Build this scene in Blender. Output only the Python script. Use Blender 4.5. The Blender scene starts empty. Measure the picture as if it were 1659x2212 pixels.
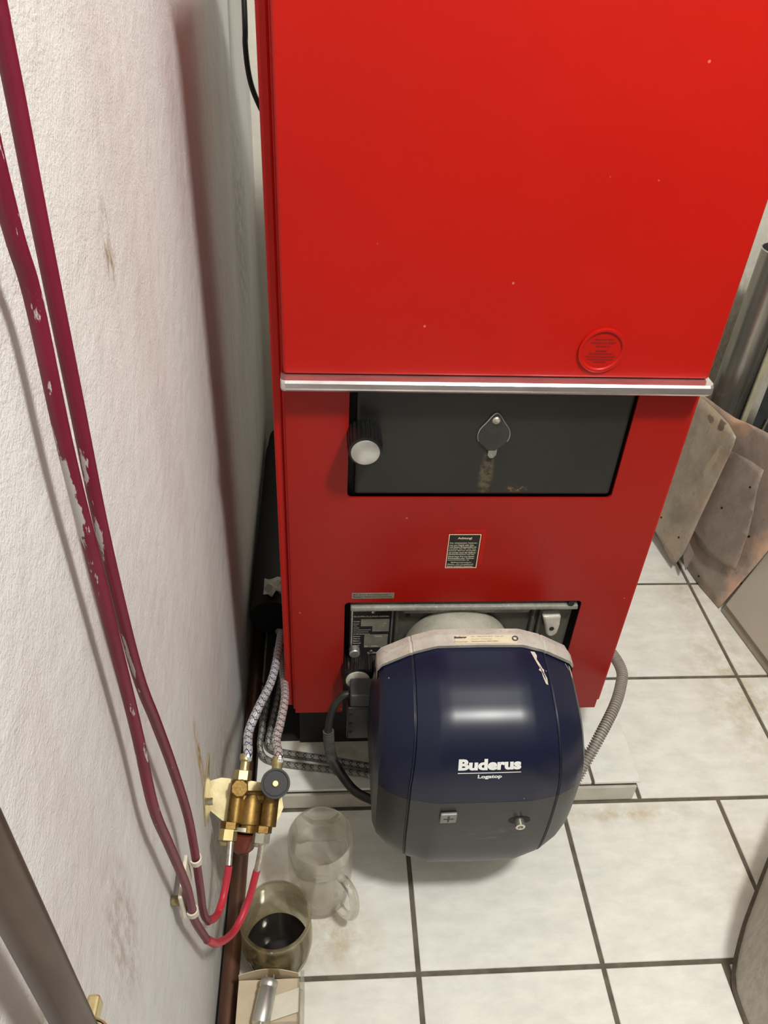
import bpy, bmesh, math, random
from mathutils import Vector, Matrix, noise
random.seed(7)
C = bpy.context.scene.collection
PI = math.pi
V = Vector

# ------------------------------------------------------------------ camera
cam_d = bpy.data.cameras.new('camera')
cam = bpy.data.objects.new('camera', cam_d)
C.objects.link(cam)
cam_d.sensor_fit = 'HORIZONTAL'
cam_d.sensor_width = 36.0
cam_d.lens = 1717.0 / 1659.0 * 36.0
cam_d.clip_start = 0.01
xr = V((0.997151091, -0.0590862687, 0.0468883149))
yd = V((0.000281363175, -0.618694829, -0.785631357))
fw = V((0.0754295834, 0.783406358, -0.616915599))
m = Matrix(((xr.x, -yd.x, -fw.x, 0), (xr.y, -yd.y, -fw.y, 0), (xr.z, -yd.z, -fw.z, 1.5), (0, 0, 0, 1)))
cam.matrix_world = m
bpy.context.scene.camera = cam

# ------------------------------------------------------------------ world, lamp, exposure
w = bpy.data.worlds.new('world'); bpy.context.scene.world = w
w.use_nodes = True
w.node_tree.nodes['Background'].inputs[0].default_value = (1.0, 0.97, 0.93, 1)
w.node_tree.nodes['Background'].inputs[1].default_value = 0.06
LAMP = (0.74, -0.05, 2.75)
ld = bpy.data.lights.new('ceiling_lamp_light', 'POINT')
ld.energy = 168; ld.color = (1.0, 0.985, 0.93); ld.shadow_soft_size = 0.12
lo = bpy.data.objects.new('ceiling_lamp_light', ld); lo.location = LAMP; C.objects.link(lo)
vs = bpy.context.scene.view_settings
vs.view_transform = 'Standard'; vs.look = 'None'; vs.gamma = 1.0; vs.exposure = 0.0
vs.use_curve_mapping = False

# ------------------------------------------------------------------ material helpers
class NT:
    def __init__(s, name):
        s.m = bpy.data.materials.new(name); s.m.use_nodes = True
        s.t = s.m.node_tree; s.b = s.t.nodes['Principled BSDF']
    def n(s, kind, **kw):
        nd = s.t.nodes.new(kind)
        for k, v in kw.items(): setattr(nd, k, v)
        return nd
    def l(s, a, b): s.t.links.new(a, b)
    def pos(s):
        return s.n('ShaderNodeNewGeometry').outputs['Position']
    def mapping(s, src, scale=(1, 1, 1), loc=(0, 0, 0), rot=(0, 0, 0)):
        mp = s.n('ShaderNodeMapping'); s.l(src, mp.inputs[0])
        mp.inputs['Scale'].default_value = scale; mp.inputs['Location'].default_value = loc
        mp.inputs['Rotation'].default_value = rot
        return mp.outputs[0]
    def noise(s, src, scale, detail=3, rough=0.5):
        nn = s.n('ShaderNodeTexNoise'); s.l(src, nn.inputs['Vector'])
        nn.inputs['Scale'].default_value = scale; nn.inputs['Detail'].default_value = detail
        nn.inputs['Roughness'].default_value = rough
        return nn.outputs['Fac']
    def ramp(s, fac, lo, hi):
        r = s.n('ShaderNodeMapRange'); s.l(fac, r.inputs[0])
        r.inputs[1].default_value = lo; r.inputs[2].default_value = hi
        r.clamp = True
        return r.outputs[0]
    def math(s, op, a, b=None):
        q = s.n('ShaderNodeMath', operation=op)
        for i, v in enumerate((a, b)):
            if v is None: continue
            if isinstance(v, (int, float)): q.inputs[i].default_value = v
            else: s.l(v, q.inputs[i])
        return q.outputs[0]
    def mix(s, fac, a, b):
        q = s.n('ShaderNodeMix', data_type='RGBA')
        if isinstance(fac, (int, float)): q.inputs[0].default_value = fac
        else: s.l(fac, q.inputs[0])
        for i, v in ((6, a), (7, b)):
            if isinstance(v, tuple): q.inputs[i].default_value = (*v, 1)
            else: s.l(v, q.inputs[i])
        return q.outputs[2]
    def base(s, c):
        if isinstance(c, tuple): s.b.inputs['Base Color'].default_value = (*c, 1)
        else: s.l(c, s.b.inputs['Base Color'])
    def bump(s, h, strength=0.3, dist=0.001, prev=None):
        q = s.n('ShaderNodeBump'); s.l(h, q.inputs['Height'])
        q.inputs['Strength'].default_value = strength; q.inputs['Distance'].default_value = dist
        if prev is not None: s.l(prev, q.inputs['Normal'])
        s.l(q.outputs[0], s.b.inputs['Normal'])
        return q.outputs[0]
    def set(s, rough=0.5, metal=0.0, spec=None):
        s.b.inputs['Roughness'].default_value = rough; s.b.inputs['Metallic'].default_value = metal
        if spec is not None: s.b.inputs['Specular IOR Level'].default_value = spec
        return s.m
    def spot(s, src, center, radii, sharp=0.35):
        # soft ellipsoid mask around a place
        mp = s.n('ShaderNodeVectorMath', operation='SUBTRACT'); s.l(src, mp.inputs[0]); mp.inputs[1].default_value = center
        dv = s.n('ShaderNodeVectorMath', operation='DIVIDE'); s.l(mp.outputs[0], dv.inputs[0]); dv.inputs[1].default_value = radii
        ln = s.n('ShaderNodeVectorMath', operation='LENGTH'); s.l(dv.outputs[0], ln.inputs[0])
        r = s.n('ShaderNodeMapRange'); s.l(ln.outputs['Value'], r.inputs[0])
        r.inputs[1].default_value = 1.0; r.inputs[2].default_value = sharp
        r.clamp = True
        return r.outputs[0]

def simple(name, c1, c2=None, rough=0.5, metal=0.0, scale=30, bump=0.0, bscale=200, spec=None, lo=0.35, hi=0.65, stretch=(1, 1, 1)):
    t = NT(name); p = t.pos()
    if c2 is None: c2 = tuple(x * 0.85 for x in c1)
    t.base(t.mix(t.ramp(t.noise(t.mapping(p, stretch), scale, 5, 0.6), lo, hi), c1, c2))
    if bump: t.bump(t.noise(p, bscale, 4, 0.6), bump, 0.001)
    return t.set(rough, metal, spec)

def mat_wall(name, base=(0.70, 0.70, 0.69), tint=(0.62, 0.585, 0.58), stains=()):
    t = NT(name); p = t.pos()
    st = t.mapping(p, (1, 1, 0.35))
    c = t.mix(t.ramp(t.noise(st, 7, 5, 0.6), 0.45, 0.75), base, tint)
    c = t.mix(t.math('MULTIPLY', t.ramp(t.noise(p, 2.2, 3), 0.5, 0.75), 0.30), c, (0.47, 0.44, 0.39))
    dark = t.ramp(t.noise(t.mapping(p, (1, 1, 0.25)), 60, 4, 0.7), 0.70, 0.80)
    c = t.mix(t.math('MULTIPLY', dark, 0.35), c, (0.30, 0.27, 0.26))
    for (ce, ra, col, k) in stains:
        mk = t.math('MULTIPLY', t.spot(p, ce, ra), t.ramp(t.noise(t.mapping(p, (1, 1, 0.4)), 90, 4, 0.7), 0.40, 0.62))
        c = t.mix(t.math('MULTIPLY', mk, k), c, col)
    t.base(c)
    n1 = t.bump(t.noise(p, 380, 3, 0.6), 0.55, 0.0020)
    t.bump(t.noise(p, 35, 3, 0.5), 0.4, 0.006, n1)
    return t.set(0.75, 0, 0.25)

M = {}
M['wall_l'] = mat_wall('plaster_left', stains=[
    ((-0.18, 0.672, 1.254), (0.03, 0.022, 0.045), (0.30, 0.22, 0.13), 0.9),
    ((-0.18, 0.70, 0.48), (0.03, 0.020, 0.13), (0.42, 0.26, 0.07), 1.0),
    ((-0.18, 0.69, 0.37), (0.03, 0.016, 0.06), (0.16, 0.10, 0.05), 0.9),
    ((-0.18, 0.80, 0.18), (0.03, 0.25, 0.28), (0.45, 0.38, 0.24), 0.7),
    ((-0.18, 0.34, 0.75), (0.03, 0.05, 0.13), (0.36, 0.28, 0.25), 0.6),
    ((-0.18, 0.22, 0.90), (0.03, 0.03, 0.05), (0.25, 0.18, 0.12), 0.8),
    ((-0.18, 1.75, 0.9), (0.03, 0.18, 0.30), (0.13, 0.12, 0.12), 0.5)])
M['wall_b'] = mat_wall('plaster_back', (0.84, 0.81, 0.72), (0.76, 0.72, 0.63), stains=[
    ((1.2, 2.17, 0.35), (0.3, 0.05, 0.45), (0.55, 0.47, 0.28), 0.8)])
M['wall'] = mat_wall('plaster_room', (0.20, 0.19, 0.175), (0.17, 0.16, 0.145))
M['ceiling'] = simple('ceiling_paint', (0.22, 0.21, 0.20), rough=0.9, scale=4)

def mat_tile():
    t = NT('glazed_floor_tile'); p = t.pos()
    c = t.mix(t.ramp(t.noise(t.mapping(p, (1, 2.0, 1)), 14, 7, 0.68), 0.38, 0.66), (0.86, 0.85, 0.80), (0.74, 0.735, 0.69))
    for ce, ra, k in [((1.02, 1.2, 0), (0.16, 0.35, 0.1), 0.8), ((0.62, 0.885, 0), (0.22, 0.035, 0.1), 0.8), ((0.85, 0.72, 0), (0.10, 0.22, 0.1), 0.6),
                      ((-0.08, 0.72, 0), (0.16, 0.2, 0.1), 0.8), ((0.03, 0.66, 0), (0.09, 0.09, 0.1), 0.8), ((1.0, 1.55, 0), (0.1, 0.12, 0.1), 0.7),
                      ((0.04, 1.0, 0.065), (0.14, 0.05, 0.02), 1.0), ((-0.04, 1.03, 0.065), (0.10, 0.02, 0.02), 0.9)]:
        mk = t.math('MULTIPLY', t.spot(p, ce, ra, 0.1), t.ramp(t.noise(p, 22, 5, 0.7), 0.36, 0.66))
        c = t.mix(t.math('MULTIPLY', mk, k), c, (0.50, 0.41, 0.25))
    t.base(c)
    t.bump(t.noise(t.mapping(p, (1, 2.0, 1)), 24, 4, 0.6), 0.25, 0.002)
    return t.set(0.34, 0, 0.5)
M['tile'] = mat_tile()
M['grout'] = simple('grout', (0.105, 0.09, 0.068), (0.17, 0.145, 0.11), rough=0.9, scale=40, bump=0.5, bscale=500)
M['tile_edge'] = simple('tile_riser', (0.60, 0.57, 0.50), (0.50, 0.47, 0.40), rough=0.45, scale=16)

def mat_red(name, c, cd, rough=0.3, streaks=(), spec=0.3):
    t = NT(name); p = t.pos()
    cc = t.mix(t.ramp(t.noise(p, 5, 4, 0.6), 0.3, 0.7), c, cd)
    vo = t.n('ShaderNodeTexVoronoi'); t.l(p, vo.inputs['Vector']); vo.inputs['Scale'].default_value = 16
    speck = t.ramp(vo.outputs['Distance'], 0.035, 0.02)
    cc = t.mix(t.math('MULTIPLY', speck, 0.6), cc, (0.65, 0.22, 0.16))
    sc = t.ramp(t.noise(t.mapping(p, (1, 1, 5)), 26, 6, 0.75), 0.72, 0.82)
    cc = t.mix(t.math('MULTIPLY', sc, 0.25), cc, (0.62, 0.16, 0.10))
    for ce, ra, k in streaks:
        mk = t.math('MULTIPLY', t.spot(p, ce, ra, 0.0), t.ramp(t.noise(p, 60, 4, 0.7), 0.3, 0.7))
        cc = t.mix(t.math('MULTIPLY', mk, k), cc, (0.16, 0.012, 0.01))
    t.base(cc)
    rr = t.n('ShaderNodeMapRange'); t.l(t.noise(p, 9, 4), rr.inputs[0]); rr.inputs[3].default_value = rough - 0.05; rr.inputs[4].default_value = rough + 0.1
    t.l(rr.outputs[0], t.b.inputs['Roughness'])
    t.bump(t.noise(p, 3.0, 2), 0.25, 0.004)
    t.b.inputs['Specular IOR Level'].default_value = spec
    return t.m
M['red'] = mat_red('red_enamel', (0.44, 0.0060, 0.0020), (0.41, 0.0055, 0.0018), 0.36)
M['red_low'] = mat_red('red_enamel_scuffed_shaded', (0.33, 0.0070, 0.0035), (0.30, 0.0062, 0.0032), 0.30, streaks=[  # darker copy of the red enamel, weaker light on the lower front in its colour
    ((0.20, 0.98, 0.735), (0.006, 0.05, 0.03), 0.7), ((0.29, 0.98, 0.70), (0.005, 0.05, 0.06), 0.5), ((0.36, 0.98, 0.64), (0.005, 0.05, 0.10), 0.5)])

def mat_iron():
    t = NT('black_iron_door'); p = t.pos()
    c = t.mix(t.ramp(t.noise(p, 9, 5, 0.6), 0.3, 0.7), (0.014, 0.014, 0.0115), (0.020, 0.0195, 0.016))
    mk = t.math('MULTIPLY', t.spot(p, (0.248, 0.98, 0.800), (0.013, 0.05, 0.050), 0.6), t.ramp(t.noise(p, 130, 4, 0.7), 0.36, 0.6))
    c = t.mix(mk, c, (0.10, 0.08, 0.042))
    mk = t.math('MULTIPLY', t.spot(p, (0.30, 0.98, 0.772), (0.022, 0.05, 0.008), 0.3), t.ramp(t.noise(p, 160, 4, 0.7), 0.48, 0.6))
    c = t.mix(mk, c, (0.20, 0.12, 0.04))
    c = t.mix(t.math('MULTIPLY', t.ramp(t.noise(t.mapping(p, (1, 1, 3)), 60, 5, 0.75), 0.68, 0.76), 0.35), c, (0.18, 0.17, 0.14))
    t.base(c); t.bump(t.noise(p, 300, 3), 0.2, 0.0006)
    return t.set(0.42, 0, 0.45)
M['iron'] = mat_iron()
M['iron_worn'] = simple('worn_iron', (0.032, 0.032, 0.028), (0.022, 0.022, 0.02), rough=0.4, scale=60)
M['black'] = simple('black_paint_and_gap_shade', (0.012, 0.012, 0.012), rough=0.7)  # black parts and holes, plus shade coloured into the gaps
M['blackplastic'] = simple('black_plastic', (0.007, 0.007, 0.008), (0.012, 0.012, 0.012), rough=0.30, scale=60)
M['matteblack'] = simple('matte_black_plastic', (0.010, 0.011, 0.013), (0.016, 0.017, 0.019), rough=0.55, scale=80)
M['greyplug'] = simple('dark_grey_plastic', (0.055, 0.058, 0.058), (0.04, 0.043, 0.043), rough=0.45, scale=60)
M['rubber'] = simple('cable_rubber', (0.014, 0.014, 0.014), (0.032, 0.031, 0.026), rough=0.5, scale=70)
M['chrome'] = simple('scuffed_chrome', (0.80, 0.78, 0.78), (0.62, 0.55, 0.56), rough=0.22, metal=0.9, scale=40, stretch=(0.3, 1, 1), bump=0.1)
M['silver'] = simple('brushed_aluminium', (0.70, 0.70, 0.66), (0.58, 0.58, 0.54), rough=0.35, metal=0.85, scale=30, bump=0.15, bscale=60)
M['dullsilver'] = simple('dull_silver_plastic', (0.26, 0.26, 0.23), (0.21, 0.21, 0.19), rough=0.45, metal=0.3, scale=60)
M['steel'] = simple('bright_steel', (0.72, 0.70, 0.62), (0.50, 0.47, 0.40), rough=0.3, metal=0.9, scale=90)

def mat_cast(name, a, b, c3, bump=0.6):
    t = NT(name); p = t.pos()
    c = t.mix(t.ramp(t.noise(p, 24, 6, 0.7), 0.38, 0.62), a, b)
    c = t.mix(t.math('MULTIPLY', t.ramp(t.noise(p, 110, 5, 0.75), 0.56, 0.70), 0.8), c, c3)
    t.base(c); t.bump(t.noise(p, 260, 4, 0.7), bump, 0.0015)
    return t.set(0.5, 0.25, 0.4)
M['plate'] = mat_cast('cast_iron_plate', (0.085, 0.086, 0.072), (0.12, 0.12, 0.10), (0.24, 0.22, 0.18))
M['plate_top'] = mat_cast('lit_cast_ledge', (0.30, 0.30, 0.27), (0.20, 0.20, 0.175), (0.50, 0.48, 0.43))  # paler copy of the plate iron, light on the ledge put into the colour
M['alu_cast'] = mat_cast('cast_aluminium', (0.66, 0.63, 0.56), (0.52, 0.50, 0.45), (0.46, 0.37, 0.24), 0.4)
M['collar'] = mat_cast('stained_aluminium_collar', (0.52, 0.52, 0.44), (0.40, 0.40, 0.33), (0.42, 0.31, 0.16), 0.5)

def mat_navy():
    t = NT('navy_plastic'); p = t.pos()
    c = t.mix(t.ramp(t.noise(p, 8, 4), 0.3, 0.7), (0.0060, 0.0075, 0.030), (0.008, 0.012, 0.034))
    sc = t.ramp(t.noise(t.mapping(p, (1, 4, 6), (0, 0, 0), (0.3, 0.2, 0.1)), 32, 7, 0.78), 0.70, 0.80)
    c = t.mix(t.math('MULTIPLY', sc, 0.25), c, (0.25, 0.27, 0.33))
    vo = t.n('ShaderNodeTexVoronoi'); t.l(p, vo.inputs['Vector']); vo.inputs['Scale'].default_value = 32
    c = t.mix(t.math('MULTIPLY', t.ramp(vo.outputs['Distance'], 0.05, 0.03), 0.7), c, (0.4, 0.42, 0.5))
    t.base(c); t.bump(t.noise(p, 6, 2), 0.08, 0.004)
    return t.set(0.31, 0, 0.42)
M['navy'] = mat_navy()
def mat_dgrey():
    t = NT('dark_grey_plastic_shell'); p = t.pos()
    c = t.mix(t.ramp(t.noise(p, 14, 5), 0.3, 0.7), (0.021, 0.022, 0.0215), (0.030, 0.030, 0.027))
    sm = t.math('MULTIPLY', t.spot(p, (0.28, 0.68, 0.285), (0.085, 0.05, 0.035), 0.0), t.ramp(t.noise(t.mapping(p, (1, 1, 4), (0, 0, 0), (0, 0.35, 0)), 30, 6, 0.8), 0.5, 0.72))
    c = t.mix(t.math('MULTIPLY', sm, 0.5), c, (0.25, 0.24, 0.20))
    t.base(c)
    return t.set(0.38, 0, 0.45)
M['dgrey'] = mat_dgrey()
M['groove'] = simple('seam_shadow_plastic', (0.015, 0.016, 0.025), rough=0.5)
M['white_ink'] = simple('white_ink', (0.85, 0.85, 0.83), (0.80, 0.80, 0.78), rough=0.5)
M['cream_ink'] = simple('cream_ink', (0.75, 0.70, 0.55), (0.6, 0.56, 0.42), rough=0.6)
M['gold_ink'] = simple('cream_border_ink', (0.85, 0.62, 0.42), (0.80, 0.60, 0.42), rough=0.5)
M['dark_ink'] = simple('dark_ink', (0.05, 0.045, 0.04), rough=0.6)
M['darkred_ink'] = simple('dark_red_ink', (0.20, 0.006, 0.004), rough=0.5)
M['sticker_black'] = simple('black_sticker', (0.010, 0.012, 0.008), rough=0.4)
M['sticker_cream'] = simple('cream_sticker', (0.74, 0.66, 0.45), (0.66, 0.60, 0.44), rough=0.5)
M['foil'] = simple('grey_foil_label', (0.22, 0.21, 0.16), (0.30, 0.29, 0.24), rough=0.45, metal=0.3, scale=60)
M['nameplate'] = simple('black_nameplate', (0.020, 0.018, 0.024), rough=0.4)
M['brass'] = mat_cast('tarnished_brass', (0.30, 0.185, 0.055), (0.17, 0.10, 0.03), (0.06, 0.035, 0.014), 0.18)
M['brass'].node_tree.nodes['Principled BSDF'].inputs['Metallic'].default_value = 0.8
M['brass'].node_tree.nodes['Principled BSDF'].inputs['Roughness'].default_value = 0.42
M['lightbrass'] = simple('zinc_yellow_fitting', (0.62, 0.52, 0.27), (0.50, 0.40, 0.18), rough=0.32, metal=0.75, scale=80)
M['greyfit'] = simple('dull_zinc_fitting', (0.50, 0.49, 0.40), (0.36, 0.35, 0.28), rough=0.45, metal=0.6, scale=80)
M['bracket'] = simple('yellow_zinc_bracket', (0.62, 0.55, 0.34), (0.46, 0.38, 0.20), rough=0.35, metal=0.7, scale=50)
M['copper_old'] = simple('oxidised_copper', (0.058, 0.034, 0.023), (0.105, 0.068, 0.050), rough=0.36, metal=0.45, scale=26, stretch=(1, 1, 0.3))
M['copper_floor'] = simple('scratched_copper', (0.16, 0.075, 0.045), (0.10, 0.055, 0.038), rough=0.42, metal=0.5, scale=45, stretch=(1, 0.2, 1), bump=0.2)
M['bowl'] = simple('brown_filter_bowl', (0.20, 0.04, 0.02), (0.12, 0.025, 0.015), rough=0.3)
M['clampwhite'] = simple('ivory_plastic', (0.72, 0.68, 0.58), (0.58, 0.53, 0.42), rough=0.5, scale=60)
M['bolt'] = simple('dirty_brass_bolt', (0.30, 0.25, 0.12), (0.20, 0.16, 0.08), rough=0.5, metal=0.5, scale=120)

def mat_pipe(name, c1, c2, chips):
    t = NT(name); p = t.pos()
    c = t.mix(t.ramp(t.noise(p, 20, 4), 0.3, 0.7), c1, c2)
    for ce, ra, lo, hi in chips:
        nz_ = t.noise(t.mapping(p, (1, 1, 0.22)), 130, 5, 0.65)
        if lo < 0.55: mk = t.ramp(t.math('ADD', t.spot(p, ce, ra, 0.0), t.math('MULTIPLY', t.math('SUBTRACT', nz_, 0.5), 2.4)), lo, lo + 0.06)
        else: mk = t.math('MULTIPLY', t.ramp(t.spot(p, ce, ra, 0.0), 0.05, 0.25), t.ramp(nz_, lo, hi))
        c = t.mix(mk, c, (0.40, 0.37, 0.365))
    t.base(c); t.bump(t.noise(p, 60, 3), 0.2, 0.001)
    return t.set(0.42, 0, 0.4)
wine1, wine2 = (0.125, 0.005, 0.020), (0.155, 0.008, 0.028)
M['wine_a'] = mat_pipe('wine_red_paint_left', wine1, wine2, [
    ((-0.1645, 0.4200, 1.170), (0.0090, 0.0110, 0.072), 0.36, 0.40), ((-0.158, 0.42, 1.02), (0.02, 0.03, 0.15), 0.66, 0.68), ((-0.158, 0.420, 0.955), (0.006, 0.010, 0.05), 0.52, 0.55), ((-0.16, 0.42, 1.34), (0.02, 0.03, 0.06), 0.66, 0.68)])
M['wine_b'] = mat_pipe('wine_red_paint_right', wine1, wine2, [
    ((-0.1615, 0.455, 1.15), (0.0045, 0.012, 0.09), 0.46, 0.49), ((-0.1610, 0.455, 0.98), (0.004, 0.012, 0.11), 0.53, 0.56)])
M['redcoat'] = mat_pipe('bright_red_plastic_coat', (0.52, 0.022, 0.045), (0.44, 0.030, 0.050), [((-0.14, 0.57, 0.28), (0.05, 0.07, 0.1), 0.66, 0.72)])

def mat_braid(name, base, accent, dark=(0.03, 0.03, 0.04)):
    t = NT(name)
    uv = t.n('ShaderNodeTexCoord').outputs['UV']
    sp = t.n('ShaderNodeSeparateXYZ'); t.l(uv, sp.inputs[0])
    u, v = sp.outputs[0], sp.outputs[1]
    a = t.math('SINE', t.math('MULTIPLY', t.math('ADD', t.math('MULTIPLY', u, 14.0), t.math('MULTIPLY', v, 900.0)), 2.2))
    b = t.math('SINE', t.math('MULTIPLY', t.math('SUBTRACT', t.math('MULTIPLY', u, 14.0), t.math('MULTIPLY', v, 900.0)), 2.2))
    br = t.math('MULTIPLY', a, b)
    c = t.mix(t.ramp(br, -0.8, 0.2), tuple(x * 0.55 for x in base), base)
    # chevrons of dark thread
    ch = t.math('ABSOLUTE', t.math('SUBTRACT', t.math('FRACT', t.math('MULTIPLY', u, 3.0)), 0.5))
    ph = t.math('FRACT', t.math('ADD', t.math('MULTIPLY', v, 62.0), t.math('MULTIPLY', ch, 1.0)))
    c = t.mix(t.ramp(ph, 0.84, 0.88), c, dark)
    ph2 = t.math('FRACT', t.math('ADD', t.math('MULTIPLY', v, 62.0), t.math('SUBTRACT', 0.55, t.math('MULTIPLY', ch, 1.0))))
    c = t.mix(t.math('MULTIPLY', t.ramp(ph2, 0.86, 0.9), 0.85), c, accent)
    t.base(c)
    t.bump(br, 0.6, 0.0006)
    return t.set(0.35, 0.35, 0.5)
M['braid_blue'] = mat_braid('steel_braid_blue_thread', (0.78, 0.80, 0.82), (0.03, 0.04, 0.30))
M['braid_red'] = mat_braid('steel_braid_red_thread', (0.80, 0.76, 0.74), (0.22, 0.02, 0.03))
M['braid_dark'] = mat_braid('grimy_steel_braid', (0.36, 0.35, 0.32), (0.05, 0.04, 0.04), (0.015, 0.015, 0.015))
M['corr'] = simple('grey_corrugated_plastic', (0.33, 0.30, 0.26), (0.27, 0.24, 0.21), rough=0.5, scale=50)
M['corr_dark'] = simple('dark_corrugated_sleeve', (0.10, 0.10, 0.085), (0.07, 0.07, 0.06), rough=0.5, scale=50)

def mat_glass(name, tint, k, dirt, dk):
    t = NT(name); t.t.nodes.remove(t.b)
    g = t.n('ShaderNodeBsdfGlass'); g.inputs['Color'].default_value = (*tint, 1); g.inputs['IOR'].default_value = 1.45; g.inputs['Roughness'].default_value = 0.02
    tr = t.n('ShaderNodeBsdfTransparent'); tr.inputs['Color'].default_value = (*tint, 1)
    mx = t.n('ShaderNodeMixShader'); mx.inputs[0].default_value = k
    t.l(tr.outputs[0], mx.inputs[1]); t.l(g.outputs[0], mx.inputs[2])
    df = t.n('ShaderNodeBsdfDiffuse'); df.inputs['Color'].default_value = (*dirt, 1)
    m2 = t.n('ShaderNodeMixShader')
    t.l(t.math('MULTIPLY', t.ramp(t.noise(t.pos(), 22, 5, 0.65), 0.35, 0.7), dk), m2.inputs[0])
    t.l(mx.outputs[0], m2.inputs[1]); t.l(df.outputs[0], m2.inputs[2])
    out = [n for n in t.t.nodes if n.type == 'OUTPUT_MATERIAL'][0]
    t.l(m2.outputs[0], out.inputs[0])
    return t.m
M['glass'] = mat_glass('clear_glass', (0.99, 0.985, 0.965), 0.6, (0.45, 0.38, 0.22), 0.04)
M['glass_dirty'] = mat_glass('oily_glass', (0.94, 0.92, 0.84), 0.45, (0.34, 0.27, 0.13), 0.30)
M['clearplastic'] = mat_glass('clear_blister', (0.95, 0.95, 0.93), 0.25, (0.55, 0.52, 0.45), 0.35)
M['oil'] = simple('black_oil', (0.004, 0.004, 0.005), rough=0.08)
M['card'] = simple('cream_card', (0.60, 0.50, 0.36), (0.54, 0.44, 0.31), rough=0.7, scale=30)
M['card_pale'] = simple('pale_card', (0.72, 0.68, 0.57), (0.64, 0.60, 0.50), rough=0.7, scale=30)

def mat_sheet(name, a, b, pink, streak=0.6, marks=()):
    t = NT(name); p = t.pos()
    c = t.mix(t.ramp(t.noise(p, 11, 6, 0.65), 0.35, 0.65), a, b)
    c = t.mix(t.math('MULTIPLY', t.ramp(t.noise(t.mapping(p, (1, 1, 1), (3, 2, 1)), 7, 5, 0.6), 0.52, 0.66), streak), c, pink)
    c = t.mix(t.math('MULTIPLY', t.ramp(t.noise(p, 90, 5, 0.7), 0.66, 0.74), 0.8), c, (0.06, 0.04, 0.03))
    c = t.mix(t.math('MULTIPLY', t.ramp(t.noise(t.mapping(p, (1, 1, 1), (7, 2, 5)), 60, 5, 0.75), 0.69, 0.75), 0.6), c, (0.5, 0.44, 0.34))
    for ce, ra, col, k in marks:
        c = t.mix(t.math('MULTIPLY', t.ramp(t.math('ADD', t.spot(p, ce, ra, 0.0), t.math('MULTIPLY', t.math('SUBTRACT', t.noise(p, 70, 4, 0.6), 0.5), 1.2)), 0.35, 0.50), k), c, col)
    lines_ = t.ramp(t.noise(t.mapping(p, (1, 1.6, 0.5), (2, 1, 4), (0.4, 0, 0)), 42, 7, 0.72), 0.60, 0.72)
    c = t.mix(t.math('MULTIPLY', lines_, 0.55), c, (0.10, 0.075, 0.06))
    t.base(c); t.bump(t.noise(p, 16, 6, 0.6), 0.6, 0.008)
    return t.set(0.5, 0.2, 0.4)
M['sheet_a'] = mat_sheet('weathered_sheet_olive', (0.47, 0.405, 0.32), (0.30, 0.25, 0.20), (0.56, 0.40, 0.27), 0.55, [((1.047, 1.735, 0.425), (0.03, 0.022, 0.026), (0.16, 0.10, 0.075), 0.9), ((1.036, 1.78, 0.418), (0.03, 0.025, 0.016), (0.19, 0.125, 0.095), 0.8), ((1.040, 1.70, 0.33), (0.03, 0.018, 0.09), (0.58, 0.46, 0.31), 0.6), ((0.99, 1.76, 0.10), (0.03, 0.03, 0.03), (0.50, 0.36, 0.24), 0.6)])
M['sheet_b'] = mat_sheet('weathered_sheet_brown', (0.38, 0.305, 0.265), (0.25, 0.20, 0.175), (0.45, 0.33, 0.26), 0.45)
M['sheet_c'] = mat_sheet('weathered_sheet_pink', (0.46, 0.37, 0.31), (0.33, 0.27, 0.23), (0.70, 0.45, 0.32), 0.95)
M['slab'] = simple('beige_grey_lacquer', (0.52, 0.46, 0.38), (0.48, 0.425, 0.35), rough=0.45, scale=8)
M['slab_edge'] = simple('beige_grey_edge', (0.35, 0.30, 0.225), (0.30, 0.25, 0.19), rough=0.5, scale=20)
M['galv'] = simple('dark_galvanised', (0.42, 0.40, 0.35), (0.13, 0.13, 0.13), rough=0.26, metal=0.75, scale=6, stretch=(1, 1, 0.3), bump=0.2, bscale=30)
M['darkplastic'] = simple('dark_grey_sheet', (0.055, 0.06, 0.062), (0.04, 0.043, 0.045), rough=0.4, scale=20)
M['yellowed'] = simple('yellowed_plastic', (0.55, 0.52, 0.36), (0.45, 0.42, 0.28), rough=0.5, scale=25)
M['pillar'] = mat_wall('grubby_grey_paint', (0.58, 0.54, 0.47), (0.42, 0.37, 0.31), stains=[((0.76, 0.56, 0.1), (0.2, 0.2, 0.2), (0.33, 0.30, 0.26), 0.5)])
M['dirtypaper'] = simple('dirty_paper', (0.5, 0.5, 0.45), (0.35, 0.34, 0.3), rough=0.8)

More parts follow.
